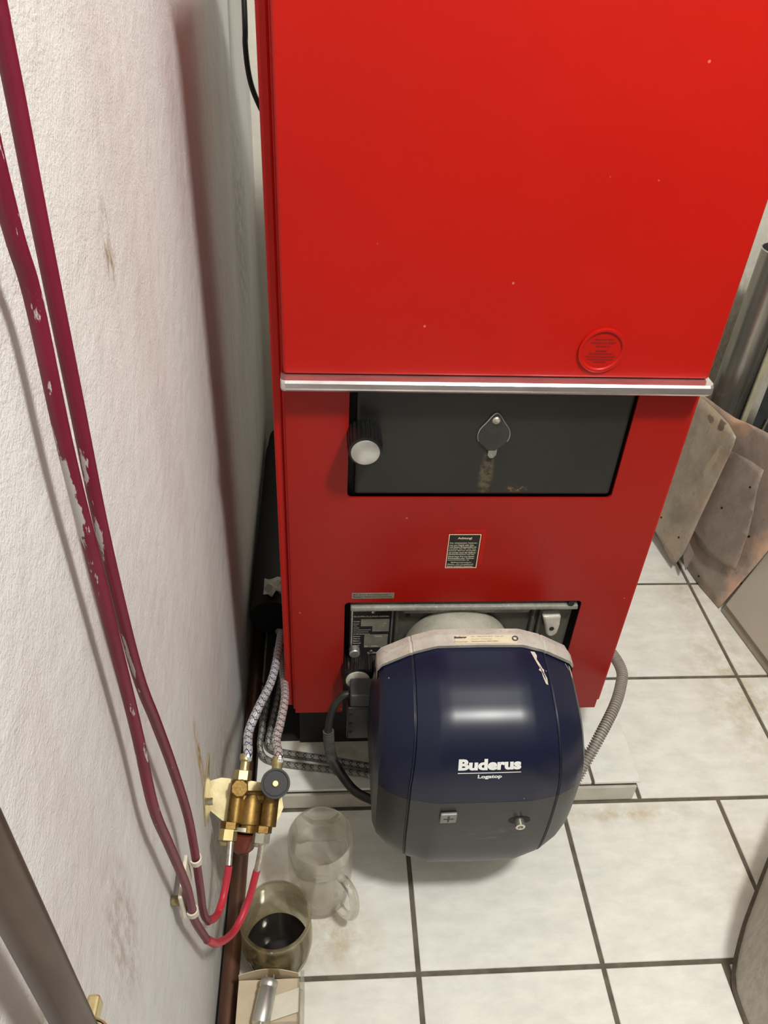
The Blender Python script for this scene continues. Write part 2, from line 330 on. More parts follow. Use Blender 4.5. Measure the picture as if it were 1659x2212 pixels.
# ------------------------------------------------------------------ mesh helpers
class B:
    def __init__(s): s.v = []; s.f = []; s.mi = []; s.uv = None
    def add(s, vs, fs, mi=0):
        o = len(s.v); s.v += [V(p) for p in vs]
        for f in fs: s.f.append([i + o for i in f]); s.mi.append(mi)
        return s
    def box(s, a, b, mi=0):
        (x0, y0, z0), (x1, y1, z1) = a, b
        vs = [(x0,y0,z0),(x1,y0,z0),(x1,y1,z0),(x0,y1,z0),(x0,y0,z1),(x1,y0,z1),(x1,y1,z1),(x0,y1,z1)]
        return s.add(vs, [(0,3,2,1),(4,5,6,7),(0,1,5,4),(1,2,6,5),(2,3,7,6),(3,0,4,7)], mi)
    def prism(s, poly, ax, mi=0):
        # poly: list of 3D points in a plane; ax: extrusion vector
        n = len(poly); p = [V(q) for q in poly]; ax = V(ax)
        nr = V((0, 0, 0))
        for i in range(n): nr += p[i].cross(p[(i + 1) % n])
        if nr.dot(ax) > 0: p = p[::-1]
        vs = p + [q + ax for q in p]
        fs = [list(range(n)), list(range(2 * n - 1, n - 1, -1))]
        for i in range(n):
            j = (i + 1) % n; fs.append((j, i, i + n, j + n))
        return s.add(vs, fs, mi)
    def lathe(s, prof, o=(0, 0, 0), axis=(0, 0, 1), n=32, mi=0, cap0=True, cap1=True, closed=False, ribs=0, ribamp=0.0):
        ax = V(axis).normalized(); u = ax.orthogonal().normalized(); w = ax.cross(u); o = V(o)
        vs = []; fs = []
        for r, h in prof:
            for k in range(n):
                a = 2 * PI * k / n
                rr = r
                if ribs and r > 0.8 * max(q[0] for q in prof): rr = r - (ribamp if (k * ribs // n * 2) % 2 == 0 and (k * 2 * ribs // n) % 2 == 0 else 0)
                vs.append(o + ax * h + (u * math.cos(a) + w * math.sin(a)) * rr)
        L = len(prof)
        rng = range(L if closed else L - 1)
        for i in rng:
            j = (i + 1) % L
            for k in range(n):
                k2 = (k + 1) % n
                fs.append((i * n + k, i * n + k2, j * n + k2, j * n + k))
        if not closed:
            if cap0: fs.append(list(range(n))[::-1])
            if cap1: fs.append([(L - 1) * n + k for k in range(n)])
        return s.add(vs, fs, mi)
    def hexa(s, o, axis, r, h, mi=0, n=6, rot=0.0, ch=0.12):
        ax = V(axis).normalized(); u = ax.orthogonal().normalized(); w = ax.cross(u); o = V(o)
        vs = []; c = ch * r
        for rr, hh in ((r - c, 0), (r, c * 0.7), (r, h - c * 0.7), (r - c, h)):
            for k in range(n):
                a = 2 * PI * k / n + rot
                vs.append(o + ax * hh + (u * math.cos(a) + w * math.sin(a)) * rr)
        fs = [list(range(n))[::-1], [3 * n + k for k in range(n)]]
        for i in range(3):
            for k in range(n):
                k2 = (k + 1) % n; fs.append((i * n + k, i * n + k2, (i + 1) * n + k2, (i + 1) * n + k))
        return s.add(vs, fs, mi)
    def tube(s, pts, r, n=14, sm=8, mi=0, rf=None, caps=True, step=None):
        P = smooth_path(pts, sm)
        if step: P = resample(P, step)
        vs = []; fs = []; uv = []
        T = []
        for i in range(len(P)):
            a = P[max(i - 1, 0)]; b = P[min(i + 1, len(P) - 1)]; T.append((b - a).normalized())
        u = T[0].orthogonal().normalized(); L = 0; ls = []
        for i, p in enumerate(P):
            if i: L += (p - P[i - 1]).length
            ls.append(L)
            u = (u - T[i] * u.dot(T[i])).normalized(); w = T[i].cross(u)
            rr = rf(L) if rf else r
            for k in range(n):
                a = 2 * PI * k / n
                vs.append(p + (u * math.cos(a) + w * math.sin(a)) * rr)
        for i in range(len(P) - 1):
            for k in range(n):
                k2 = (k + 1) % n
                fs.append((i * n + k, i * n + k2, (i + 1) * n + k2, (i + 1) * n + k))
                uv.append([(k / n, ls[i]), ((k + 1) / n, ls[i]), ((k + 1) / n, ls[i + 1]), (k / n, ls[i + 1])])
        if caps:
            fs.append(list(range(n))[::-1]); fs.append([(len(P) - 1) * n + k for k in range(n)])
            uv.append([(0, 0)] * n); uv.append([(0, ls[-1])] * n)
        if not s.f: s.uv = uv
        return s.add(vs, fs, mi)

def smooth_path(pts, sm):
    P = [V(p) for p in pts]
    if len(P) == 2 or sm <= 1:
        if len(P) == 2: return [P[0].lerp(P[1], t / 4) for t in range(5)]
        return P
    out = []
    Q = [P[0] * 2 - P[1]] + P + [P[-1] * 2 - P[-2]]
    for i in range(1, len(Q) - 2):
        a, b, c, d = Q[i - 1], Q[i], Q[i + 1], Q[i + 2]
        for k in range(sm):
            t = k / sm
            out.append(0.5 * ((2 * b) + (c - a) * t + (2 * a - 5 * b + 4 * c - d) * t * t + (3 * b - a - 3 * c + d) * t ** 3))
    out.append(P[-1])
    return out
def resample(P, step):
    out = [P[0]]; acc = 0
    for i in range(1, len(P)):
        a, b = P[i - 1], P[i]; d = (b - a).length; t = step - acc
        while t <= d:
            out.append(a.lerp(b, t / d)); t += step
        acc = (acc + d) % step
    out.append(P[-1])
    return out

WL = {}
def obj(name, b, mat, parent=None, smooth=False, bevel=0.0, segs=2, label=None, auto=35):
    me = bpy.data.meshes.new(name)
    lo = V((min(p.x for p in b.v), min(p.y for p in b.v), min(p.z for p in b.v)))
    hi = V((max(p.x for p in b.v), max(p.y for p in b.v), max(p.z for p in b.v)))
    c = (lo + hi) / 2
    if parent is None: c.z = lo.z
    me.from_pydata([tuple(p - c) for p in b.v], [], b.f)
    mats = mat if isinstance(mat, (list, tuple)) else [mat]
    for q in mats: me.materials.append(M[q] if isinstance(q, str) else q)
    for i, p in enumerate(me.polygons):
        p.material_index = b.mi[i] if i < len(b.mi) else 0
        p.use_smooth = bool(smooth)
    if b.uv and len(b.uv) == len(b.f):
        ul = me.uv_layers.new(name='UVMap')
        for p in me.polygons:
            for k, li in enumerate(p.loop_indices): ul.data[li].uv = b.uv[p.index][k]
    me.validate()
    if smooth:
        bm = bmesh.new(); bm.from_mesh(me)
        for e in bm.edges:
            if len(e.link_faces) == 2 and e.calc_face_angle(0) > math.radians(auto): e.smooth = False
        bm.to_mesh(me); bm.free()
    o = bpy.data.objects.new(name, me); C.objects.link(o)
    if parent is not None:
        o.parent = parent; o.location = c - WL[parent.name]
    else: o.location = c
    WL[o.name] = c.copy()
    if bevel:
        md = o.modifiers.new('bevel', 'BEVEL'); md.width = bevel; md.segments = segs; md.limit_method = 'ANGLE'; md.angle_limit = math.radians(40)
        md.harden_normals = False
    if label: o['label'] = label
    return o
def thing(name, label, cat, loc, group=None):
    o = bpy.data.objects.new(name, None); C.objects.link(o); o.location = loc
    o.empty_display_size = 0.05
    WL[o.name] = V(loc)
    o['label'] = label; o['category'] = cat
    if group: o['group'] = group
    return o
def tag(o, label, cat, group=None):
    o['label'] = label; o['category'] = cat
    if group: o['group'] = group
    return o
def struct(o): o['kind'] = 'structure'; return o

def text_mesh(s, size=1.0, bold=0.0, align='LEFT', spacing=1.0, line=1.0):
    cu = bpy.data.curves.new('lettering_curve', 'FONT'); cu.body = s; cu.size = size; cu.offset = bold; cu.align_x = align
    cu.space_character = spacing; cu.space_line = line; cu.resolution_u = 3; cu.fill_mode = 'BOTH'
    o = bpy.data.objects.new('lettering_curve', cu); C.objects.link(o)
    dg = bpy.context.evaluated_depsgraph_get(); dg.update()
    me = bpy.data.meshes.new_from_object(o.evaluated_get(dg))
    vs = [v.co.copy() for v in me.vertices]; fs = [list(p.vertices) for p in me.polygons]
    bpy.data.objects.remove(o); bpy.data.curves.remove(cu); bpy.data.meshes.remove(me)
    return vs, fs
def put_text(b, s, o, ex, ez, width, height, bold=0.02, center=False):
    # fit a string into width x height at origin o (lower-left), facing ex x ez
    vs, fs = text_mesh(s, 1.0, bold)
    if not vs: return b
    x0 = min(v.x for v in vs); x1 = max(v.x for v in vs); y0 = min(v.y for v in vs); y1 = max(v.y for v in vs)
    o = V(o); ex = V(ex); ez = V(ez)
    sx = width / (x1 - x0); sy = height / (y1 - y0)
    b.add([o + ex * ((v.x - x0) * sx) + ez * ((v.y - y0) * sy) for v in vs], fs)
    return b

# ================================================================== STRUCTURE
XL, XR, YB, YF, ZC = -0.18, 1.47, 2.17, -1.3, 2.95
def wall(name, a, b, mat): return struct(obj(name, B().box(a, b), mat))
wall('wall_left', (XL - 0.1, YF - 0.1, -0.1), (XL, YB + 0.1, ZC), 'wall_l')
wall('wall_back', (XL, YB, -0.1), (XR, YB + 0.1, ZC), 'wall_b')
wall('wall_right', (XR, YF - 0.1, -0.1), (XR + 0.1, YB + 0.1, ZC), 'wall')
wall('wall_front', (XL, YF - 0.1, -0.1), (XR, YF, ZC), 'wall')
wall('ceiling', (XL - 0.1, YF - 0.1, ZC), (XR + 0.1, YB + 0.1, ZC + 0.1), 'ceiling')

# tiled floor: one mesh, grout bed plus bevelled tiles
fb = B(); fb.box((XL, YF, -0.06), (XR, YB, -0.003), 1)
g = 0.0045
def tile(x0, x1, y0, y1, z=0.0, gg=None):
    q = g if gg is None else gg
    x0 = max(x0 + q, XL + 0.002); x1 = min(x1 - q, XR - 0.002)
    if x1 - x0 < 0.01: return
    e = 0.0012; y0 += q; y1 -= q; zb = z - 0.008
    vs = [(x0,y0,zb),(x1,y0,zb),(x1,y1,zb),(x0,y1,zb),(x0,y0,z-e),(x1,y0,z-e),(x1,y1,z-e),(x0,y1,z-e),(x0+e,y0+e,z),(x1-e,y0+e,z),(x1-e,y1-e,z),(x0+e,y1-e,z)]
    fb.add(vs, [(8,9,10,11),(4,5,9,8),(5,6,10,9),(6,7,11,10),(7,4,8,11),(0,1,5,4),(1,2,6,5),(2,3,7,6),(3,0,4,7)], 0)
rows = [(-1.40, -1.075), (-1.075, -0.742), (-0.742, -0.409), (-0.409, -0.076), (-0.076, 0.257), (0.257, 0.59)]
for y0, y1 in rows:
    for i in range(-1, 3):
        xx0 = 0.1665 + 0.333 * (i - 1 + 0); xx1 = xx0 + 0.333
        if xx0 > 0.70: continue
        tile(max(xx0, XL), min(xx1, 0.722) if y1 > 0.5 else xx1, max(y0, YF), y1)
tile(0.4995, 0.722, 0.257, 0.59) if False else None
fb.prism([(0.733, 0.583, -0.008), (0.759, 0.583, -0.008), (0.731, 0.545, -0.008)], (0, 0, 0.008), 0)
for x0 in (-0.1665, 0.1665, 0.4995):
    tile(x0, x0 + (0.333 if x0 < 0.4 else 0.342), 0.59, 0.914)
tile(0.8415, 1.18, 0.59, 0.914); tile(1.18, XR, 0.59, 0.914)
for y0, y1 in ((0.914, 1.245), (1.245, 1.58), (1.58, 1.915), (1.915, 2.17)):
    tile(0.672, 1.026, y0, y1); tile(1.026, XR, y0, y1)
    tile(0.34, 0.672, y0, y1); tile(0.0, 0.34, y0, y1); tile(XL, 0.0, y0, y1)
fl = struct(obj('floor', fb, ['tile', 'grout']))

# tiled plinth under the boiler
pb = B(); PZ = 0.066; PY = 0.915; PX0, PX1 = -0.136, 0.657
pb.box((PX0, PY + 0.006, 0.0), (PX1 - 0.004, 1.78, PZ - 0.006), 1)
pb.box((PX0, PY, 0.004), (PX1 - 0.004, PY + 0.006, PZ - 0.018), 2)
def ptile(x0, x1, y0, y1):
    pb.box((x0, y0, PZ - 0.007), (x1, y1, PZ), 0)
for x0, x1 in ((PX0, 0.220), (0.227, 0.553), (0.560, PX1)):
    for y0, y1 in ((PY + 0.002, 1.195), (1.202, 1.50), (1.507, 1.78)):
        ptile(x0, x1, y0, y1)
plinth = struct(obj('trim_1', pb, ['tile', 'grout', 'tile_edge'], bevel=0.0006, segs=1))

# grubby pillar at the right with caulk strip along its foot
pts = [(0.99, 0.882), (0.887, 0.764), (0.836, 0.704), (0.79, 0.649), (0.752, 0.596), (0.733, 0.564), (0.724, 0.538), (0.7225, 0.51), (0.724, 0.47), (0.735, 0.30), (0.80, 0.10), (0.95, 0.0), (XR - 0.01, 0.0), (XR - 0.01, 0.887)]
pil = B(); pil.prism([(x, y, 0) for x, y in pts], (0, 0, 0.185))
tag(obj('masonry_block', pil, 'pillar', smooth=True, auto=40), 'grubby pale grey block with rounded corner, bottom right corner of photo', 'block')
ck = B(); ck.tube([(x, y, 0.001) for x, y in pts[:10]], 0.006, n=8, sm=4)
struct(obj('trim_2', ck, 'grout', smooth=True))

# ================================================================== BOILER
YU, YLO = 0.966, 0.981
bx0, bx1 = -0.055, 0.541
boiler = thing('boiler', 'tall red enamelled heating boiler standing on a tiled plinth', 'boiler', (0.243, 1.3, PZ))
b = B(); b.box((-0.050, 1.03, PZ), (0.515, 1.37, 0.25)); b.box((bx0 + 0.004, 1.03, 0.25), (bx1 - 0.004, 1.375, 1.52))
obj('body', b, 'black', boiler)
b = B(); b.box((-0.1358, 1.034, PZ), (-0.051, 1.60, PZ + 0.004)); obj('shade_sheet', b, 'black', boiler)  # black sheet laid in for the shade beside the boiler base
def panel_side(x0, x1):
    q = B(); q.box((x0, 0.992, 0.238), (x1, 1.38, 1.522)); return q
obj('side_panel', panel_side(-0.073, -0.058), 'red', boiler, bevel=0.004)
obj('side_panel', panel_side(0.544, 0.552), 'red', boiler, bevel=0.003)
q = B(); q.box((-0.0725, 0.975, 1.524), (0.555, 1.38, 1.538)); obj('top_panel', q, 'red', boiler, bevel=0.003)
# upper front door panel, slightly folded edge
q = B(); q.box((bx0, YU, 0.9765), (bx1, YU + 0.026, 1.522))
up = obj('upper_front_panel', q, 'red', boiler, bevel=0.0045, segs=3)
# flange fold behind front panels on the left
q = B(); q.box((-0.0585, 0.984, 0.238), (-0.0535, 1.03, 1.522)); obj('edge_fold', q, 'red', boiler, bevel=0.001)
# lower front panel with two openings
def grid_panel(xs, zs, holes, y0, y1):
    q = B()
    for i in range(len(xs) - 1):
        for j in range(len(zs) - 1):
            if (i, j) in holes: continue
            x0, x1, z0, z1 = xs[i], xs[i + 1], zs[j], zs[j + 1]
            q.add([(x0,y0,z0),(x1,y0,z0),(x1,y0,z1),(x0,y0,z1)], [(0,1,2,3)])
            for (di, dj, e) in ((-1,0,((x0,z0),(x0,z1))),(1,0,((x1,z1),(x1,z0))),(0,-1,((x1,z0),(x0,z0))),(0,1,((x0,z1),(x1,z1)))):
                ni, nj = i + di, j + dj
                if 0 <= ni < len(xs) - 1 and 0 <= nj < len(zs) - 1 and (ni, nj) not in holes: continue
                (a, c), (a2, c2) = e
                q.add([(a,y0,c),(a2,y0,c2),(a2,y1,c2),(a,y1,c)], [(0,1,2,3)])
    return q
xs = [bx0, 0.036, 0.4545, bx1]; zs = [0.2295, 0.5285, 0.7555, 0.975]
q = grid_panel(xs, zs, {(1, 0), (1, 2)}, YLO, YLO + 0.0035)
# small gussets rounding the opening corners
for (cx, cz, sx, sz) in ((0.036, 0.7555, 1, 1), (0.4545, 0.7555, -1, 1), (0.036, 0.5285, 1, -1), (0.4545, 0.5285, -1, -1)):
    R_ = 0.008
    poly = [(cx, YLO, cz)] + [(cx + sx * (R_ - R_ * math.sin(a)), YLO, cz + sz * (R_ - R_ * math.cos(a))) for a in [PI / 2 * k / 5 for k in range(6)]]
    q.prism(poly, (0, 0.0035, 0))
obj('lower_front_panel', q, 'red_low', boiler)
# aluminium trim strip
q = B(); n = 14
sec = [(YU + 0.006, 0.9755), (0.951, 0.9755), (0.9475, 0.9725), (0.9465, 0.966), (0.9465, 0.9635), (0.9490, 0.9600), (0.954, 0.9585), (YU + 0.012, 0.9585)]
ring = []
xsq = [(-0.0585, 0.006), (-0.0565, 0.002), (-0.052, 0.0), (0.538, 0.0), (0.5425, 0.002), (0.5445, 0.006)]
for x, ins in xsq:
    ring.append([(x, min(y + ins, YU + 0.012), z) for y, z in sec])
vsr = [p for r_ in ring for p in r_]; L = len(sec)
fs = []
for i in range(len(ring) - 1):
    for k in range(L):
        k2 = (k + 1) % L; fs.append((i * L + k, (i + 1) * L + k, (i + 1) * L + k2, i * L + k2))
fs.append(list(range(L))); fs.append([(len(ring) - 1) * L + k for k in range(L)][::-1])
q.add(vsr, fs); obj('trim_strip', q, 'chrome', boiler, label='silver trim strip')
# round instruction badge in upper panel
bc = V((0.3765, YU, 1.020))
q = B(); prof = [(0.0325, 0.0), (0.0325, 0.0035), (0.0300, 0.0045), (0.0275, 0.0035), (0.0265, 0.0015), (0.0, 0.0015)]
q.lathe(prof, bc, (0, -1, 0), n=48, cap1=False); badge = obj('round_badge', q, 'red', boiler, smooth=True, auto=50)
q = B()
random.seed(3)
for zz, w0 in ((0.0165, 0.026), (0.0115, 0.034), (0.0065, 0.020), (-0.0005, 0.016), (-0.0045, 0.034), (-0.0090, 0.042), (-0.0130, 0.036), (-0.0170, 0.018)):
    x = -w0 / 2
    while x < w0 / 2:
        wd = random.uniform(0.003, 0.008); h = random.uniform(0.0012, 0.0018)
        q.box((bc.x + x, YU - 0.0021, bc.z + zz - h / 2), (bc.x + min(x + wd, w0 / 2), YU - 0.0014, bc.z + zz + h / 2)); x += wd + 0.0012
obj('lettering', q, 'darkred_ink', badge)

# cleaning door
q = B(); q.box((0.0465, 0.983, 0.7605), (0.4510, 1.004, 0.953))
q2 = [v for v in q.v]
door = obj('fire_door', q, 'iron', boiler, bevel=0.005)
q = B(); q.box((0.036, 1.0, 0.75), (0.456, 1.012, 0.97)); obj('door_recess', q, 'black', boiler)  # black backing colours in the shadow gap around the door
# ribbed hand nut with silver cap
def ribbed(o, axis, r, h, n=24, depth=0.002):
    q = B(); N = n * 4; ax = V(axis).normalized(); u = ax.orthogonal().normalized(); w2 = ax.cross(u); o = V(o)
    lv = [(0.86, 0.0), (1.0, 0.0), (1.0, h * 0.8), (0.93, h), (0.80, h * 1.02)]
    vs = []
    for s_, hh in lv:
        for k in range(N):
            a = 2 * PI * k / N; rr = r * s_
            if (k // 2) % 2 == 0 and s_ > 0.99: rr -= depth
            vs.append(o + ax * hh + (u * math.cos(a) + w2 * math.sin(a)) * rr)
    fs = [list(range(N))[::-1], [(len(lv) - 1) * N + k for k in range(N)]]
    for i in range(len(lv) - 1):
        for k in range(N):
            k2 = (k + 1) % N; fs.append((i * N + k, i * N + k2, (i + 1) * N + k2, (i + 1) * N + k))
    return q.add(vs, fs)
kn = obj('door_knob', ribbed((0.0585, 0.984, 0.872), (0, -1, 0), 0.0255, 0.050), 'blackplastic', door, label='black ribbed knob with silver cap')
# teardrop sight-hole cover
q = B(); oc = V((0.2505, 0.984, 0.872)); R1, R2 = 0.0235, 0.0085
outl = []
for k in range(40):
    a = 2 * PI * k / 40; r = R1
    x = R1 * math.sin(a); z = R1 * math.cos(a)
    lift = max(0.0, math.cos(a)) ** 10 * 0.014
    low = max(0.0, -math.cos(a)) ** 14 * 0.006
    outl.append((oc.x + x, 0, oc.z + z + lift - low))
def outline_plate(outl, y0, y1):
    return B().prism([(x, y0, z) for x, _, z in outl], (0, y1 - y0, 0))
cov = obj('sight_cover', outline_plate(outl, 0.9795, 0.9845), 'iron_worn', door, bevel=0.001, label='teardrop shaped iron sight hole cover')
q = B(); q.tube([(x, 0.9815, z) for x, _, z in outl[27:] + outl[:14]], 0.0013, n=8, sm=2); obj('cover_rim', q, 'steel', cov, smooth=True)
q = B(); q.lathe([(0.0062, 0), (0.0062, 0.002), (0.0045, 0.0035), (0.0018, 0.0028)], (oc.x, 0.981, oc.z + 0.026), (0, -1, 0), n=20); obj('screw', q, 'steel', cov, smooth=True)
q = B(); q.prism([(oc.x - 0.0065 + 0.002, 0.980, oc.z - 0.024), (oc.x + 0.0065 + 0.002, 0.980, oc.z - 0.024), (oc.x + 0.0065 + 0.001, 0.978, oc.z - 0.034), (oc.x + 0.003, 0.977, oc.z - 0.0385), (oc.x - 0.002, 0.977, oc.z - 0.0385), (oc.x - 0.0065 + 0.001, 0.978, oc.z - 0.034)], (0, 0.003, 0)); obj('tab', q, 'plate_top', cov, bevel=0.0007)

# warning sticker
st = B(); sx0, sx1, sz0, sz1 = 0.2025, 0.2555, 0.6085, 0.6820
st.box((sx0, YLO - 0.0006, sz0), (sx1, YLO, sz1))
stk = obj('warning_sticker', st, 'sticker_black', boiler, label='small black warning sticker with cream border')
q = B(); t_ = 0.0013
for a_, b_ in (((sx0, sz0), (sx1, sz0 + t_)), ((sx0, sz1 - t_), (sx1, sz1)), ((sx0, sz0 + t_), (sx0 + t_, sz1 - t_)), ((sx1 - t_, sz0 + t_), (sx1, sz1 - t_))):
    q.box((a_[0], YLO - 0.0009, a_[1]), (b_[0], YLO - 0.0005, b_[1]))
obj('border', q, 'gold_ink', stk)
q = B(); yy = YLO - 0.0010
put_text(q, 'Achtung!', (0.2175, yy, 0.6705), (1, 0, 0), (0, 0, 1), 0.0235, 0.0058, 0.03)
lines = ['Das gleichzeitige Verbren-', 'nen von Heizöl oder Gas', 'und festen Brennstoffen ist', 'unzulässig. Der Öl- oder Gas-', 'brenner darf nur eingeschal-', 'tet werden wenn der Gußrost', 'herausgenommen und der', 'Feuerraum frei von festen', 'Brennstoffen oder Verbren-', 'nungsrückständen ist.', 'Bedienungsanweisung', 'Abschn. „Für Umstellbrand-', 'kessel zusätzlich beachten.']
wds = [1, .88, .98, .99, 1, .99, .96, .96, .97, .8, .76, .98, .97]
z_ = 0.6625
for i, s_ in enumerate(lines):
    if i == 10: z_ -= 0.0012
    wd = 0.0455 * wds[i]; x_ = 0.2055 + (0.006 if i == 10 else 0)
    put_text(q, s_, (x_, yy, z_ - 0.0008), (1, 0, 0), (0, 0, 1), wd, 0.0032, 0.02); z_ -= 0.0041
obj('lettering', q, 'cream_ink', stk)
# faint outline of a removed sticker
q = B(); q.box((0.212, YLO - 0.0003, 0.6860), (0.263, YLO, 0.6915)); q.box((0.2575, YLO - 0.0003, 0.617), (0.263, YLO, 0.686)); obj('sticker_residue', q, 'red', boiler)
# grey foil label
q = B(); q.box((0.048, YLO - 0.0006, 0.5385), (0.1205, YLO, 0.5515)); fo = obj('foil_label', q, 'foil', boiler)
q = B()
put_text(q, 'Max. Zulauf. Betriebsüberdruck', (0.050, YLO - 0.001, 0.5465), (1, 0, 0), (0, 0, 1), 0.060, 0.003, 0.01)
put_text(q, 'Maximaler Betriebsdruck bar Wasser', (0.050, YLO - 0.001, 0.5415), (1, 0, 0), (0, 0, 1), 0.067, 0.003, 0.01)
obj('lettering', q, 'dark_ink', fo)

# burner door: cast plate with ribs
YP = 1.000
q = B(); q.box((0.046, YP, 0.235), (0.450, YP + 0.02, 0.522))
bplate = obj('burner_door', q, 'plate', boiler, bevel=0.004, label='cast iron burner door with ribs')
q = B(); q.prism([(0.046, YP + 0.001, 0.5215), (0.046, YP - 0.020, 0.5165), (0.046, YP - 0.022, 0.509), (0.046, YP + 0.001, 0.500)], (0.404, 0, 0))
obj('ledge', q, 'plate_top', bplate, bevel=0.0025, label='top ledge of the burner door, its colour paled as if lit')
q = B(); q.prism([(0.135, YP - 0.004, 0.510), (0.372, YP - 0.004, 0.510), (0.366, YP - 0.004, 0.492), (0.141, YP - 0.004, 0.492)], (0, -0.008, 0)); 
obj('ledge', q, 'plate_top', bplate, bevel=0.003)
for x_ in (0.1275, 0.374, 0.388):
    q = B(); q.prism([(x_, YP + 0.002, 0.512), (x_ + 0.006, YP + 0.002, 0.512), (x_ + 0.006, YP + 0.002, 0.26), (x_, YP + 0.002, 0.26)], (0, -0.010, 0)); obj('rib', q, 'plate', bplate, bevel=0.0025)
q = B(); lug = [(0.391, 0.487), (0.425, 0.489), (0.427, 0.462), (0.4255, 0.444), (0.420, 0.436), (0.411, 0.435), (0.405, 0.442), (0.400, 0.462)]
q.prism([(x, YP - 0.018, z) for x, z in lug], (0, 0.02, 0)); lg = obj('lug', q, 'alu_cast', bplate, bevel=0.004, label='pale cast lug with a bolt hole')
q = B(); q.lathe([(0.0042, 0), (0.0042, 0.001)], (0.4125, YP - 0.0185, 0.458), (0, -1, 0), n=20); obj('bolt_hole', q, 'black', lg)
q = B(); q.lathe([(0.0042, 0), (0.0042, 0.001)], (0.150, YP - 0.0002, 0.477), (0, -1, 0), n=20); obj('bolt_hole', q, 'black', bplate)
q = B(); q.lathe([(0.0055, 0), (0.0055, 0.03)], (0.436, YP - 0.020, 0.5215), (0, 1, 0), n=16); obj('bolt_hole', q, 'black', bplate)
# rating plate
nx0, nx1, nz0, nz1 = 0.049, 0.1235, 0.379, 0.4935
q = B(); q.box((nx0, YP - 0.0022, nz0), (nx1, YP, nz1)); npl = obj('rating_plate', q, 'nameplate', bplate, label='black rating plate with silver border and fields')
q = B(); t_ = 0.0026; y0 = YP - 0.0032
for a_, b_ in (((nx0, nz0), (nx1, nz0 + t_)), ((nx0, nz1 - t_), (nx1, nz1)), ((nx0, nz0 + t_), (nx0 + t_, nz1 - t_)), ((nx1 - t_, nz0 + t_), (nx1, nz1 - t_))):
    q.box((a_[0], y0, a_[1]), (b_[0], YP - 0.002, b_[1]))
obj('border', q, 'silver', npl)
q = B()
q.box((0.0665, y0 + 0.0005, 0.4525), (0.1175, YP - 0.0021, 0.4705)); q.box((0.0875, y0 + 0.0005, 0.4385), (0.1175, YP - 0.0021, 0.4525)); q.box((0.0735, y0 + 0.0005, 0.3960), (0.1165, YP - 0.0021, 0.4300))
obj('blank_field', q, 'foil', npl)
q = B(); yt = YP - 0.0034
put_text(q, 'BUDERUS-JUNO-KESSEL', (0.0535, yt, 0.4750), (1, 0, 0), (0, 0, 1), 0.064, 0.0050, 0.02)
zz = 0.4655
for s_, wd in (('Hersteller', .011), ('Kessel', .009), ('Typ', .006), ('Baujahr', .010), ('Nenn-Wärmeleistung kW', .031), ('zul. Betriebstemp.', .028), ('zul. Betriebsüberdruck', .030), ('Baumuster', .013), ('Wasser-Nr.', .013), ('Bauart', .012), ('Brennstoff', .014), ('DIN 4702', .012)):
    put_text(q, s_, (0.0535, yt, zz - 0.0015), (1, 0, 0), (0, 0, 1), wd, 0.0026, 0.01); zz -= 0.0061 if zz < 0.436 or zz > 0.462 else 0.0052
put_text(q, 'kW', (0.1075, yt, 0.4585), (1, 0, 0), (0, 0, 1), 0.005, 0.003, 0.02)
put_text(q, '6', (0.1065, yt, 0.4525), (1, 0, 0), (0, 0, 1), 0.002, 0.003, 0.02)
put_text(q, '72076', (0.092, yt, 0.4245), (1, 0, 0), (0, 0, 1), 0.014, 0.0035, 0.02)
put_text(q, '84 - 2794', (0.0745, yt, 0.3985), (1, 0, 0), (0, 0, 1), 0.025, 0.0035, 0.02)
obj('lettering', q, 'cream_ink', npl)
for z_ in (0.4880, 0.3850):
    q = B(); q.lathe([(0.0035, 0), (0.0032, 0.0016), (0.0015, 0.0022)], (0.0875, YP - 0.0022, z_), (0, -1, 0), n=18); obj('rivet', q, 'steel', npl, smooth=True)
# lower hand nut on burner door
hn = obj('hand_nut', ribbed((0.062, YP - 0.002, 0.360), (0, -1, 0), 0.030, 0.045), 'blackplastic', bplate, label='black ribbed hand nut of the burner door')
q = B(); q.lathe([(0.022, 0), (0.022, 0.004), (0.016, 0.005)], (0.062, 0.9535, 0.360), (0, -1, 0), n=36); obj('washer_cap', q, 'clampwhite', hn, smooth=True)
q = B(); q.lathe([(0.0205, 0), (0.0205, 0.0012), (0.019, 0.002), (0.0, 0.0022)], (0.0585, 0.9335, 0.872), (0, -1, 0), n=40, cap1=False); obj('cap', q, 'silver', kn, smooth=True)
q = B(); q.lathe([(0.010, 0), (0.010, 0.016)], (0.056, YP - 0.004, 0.396), (0, -1, 0), n=20); obj('stud', q, 'silver', hn, smooth=True, bevel=0.002)

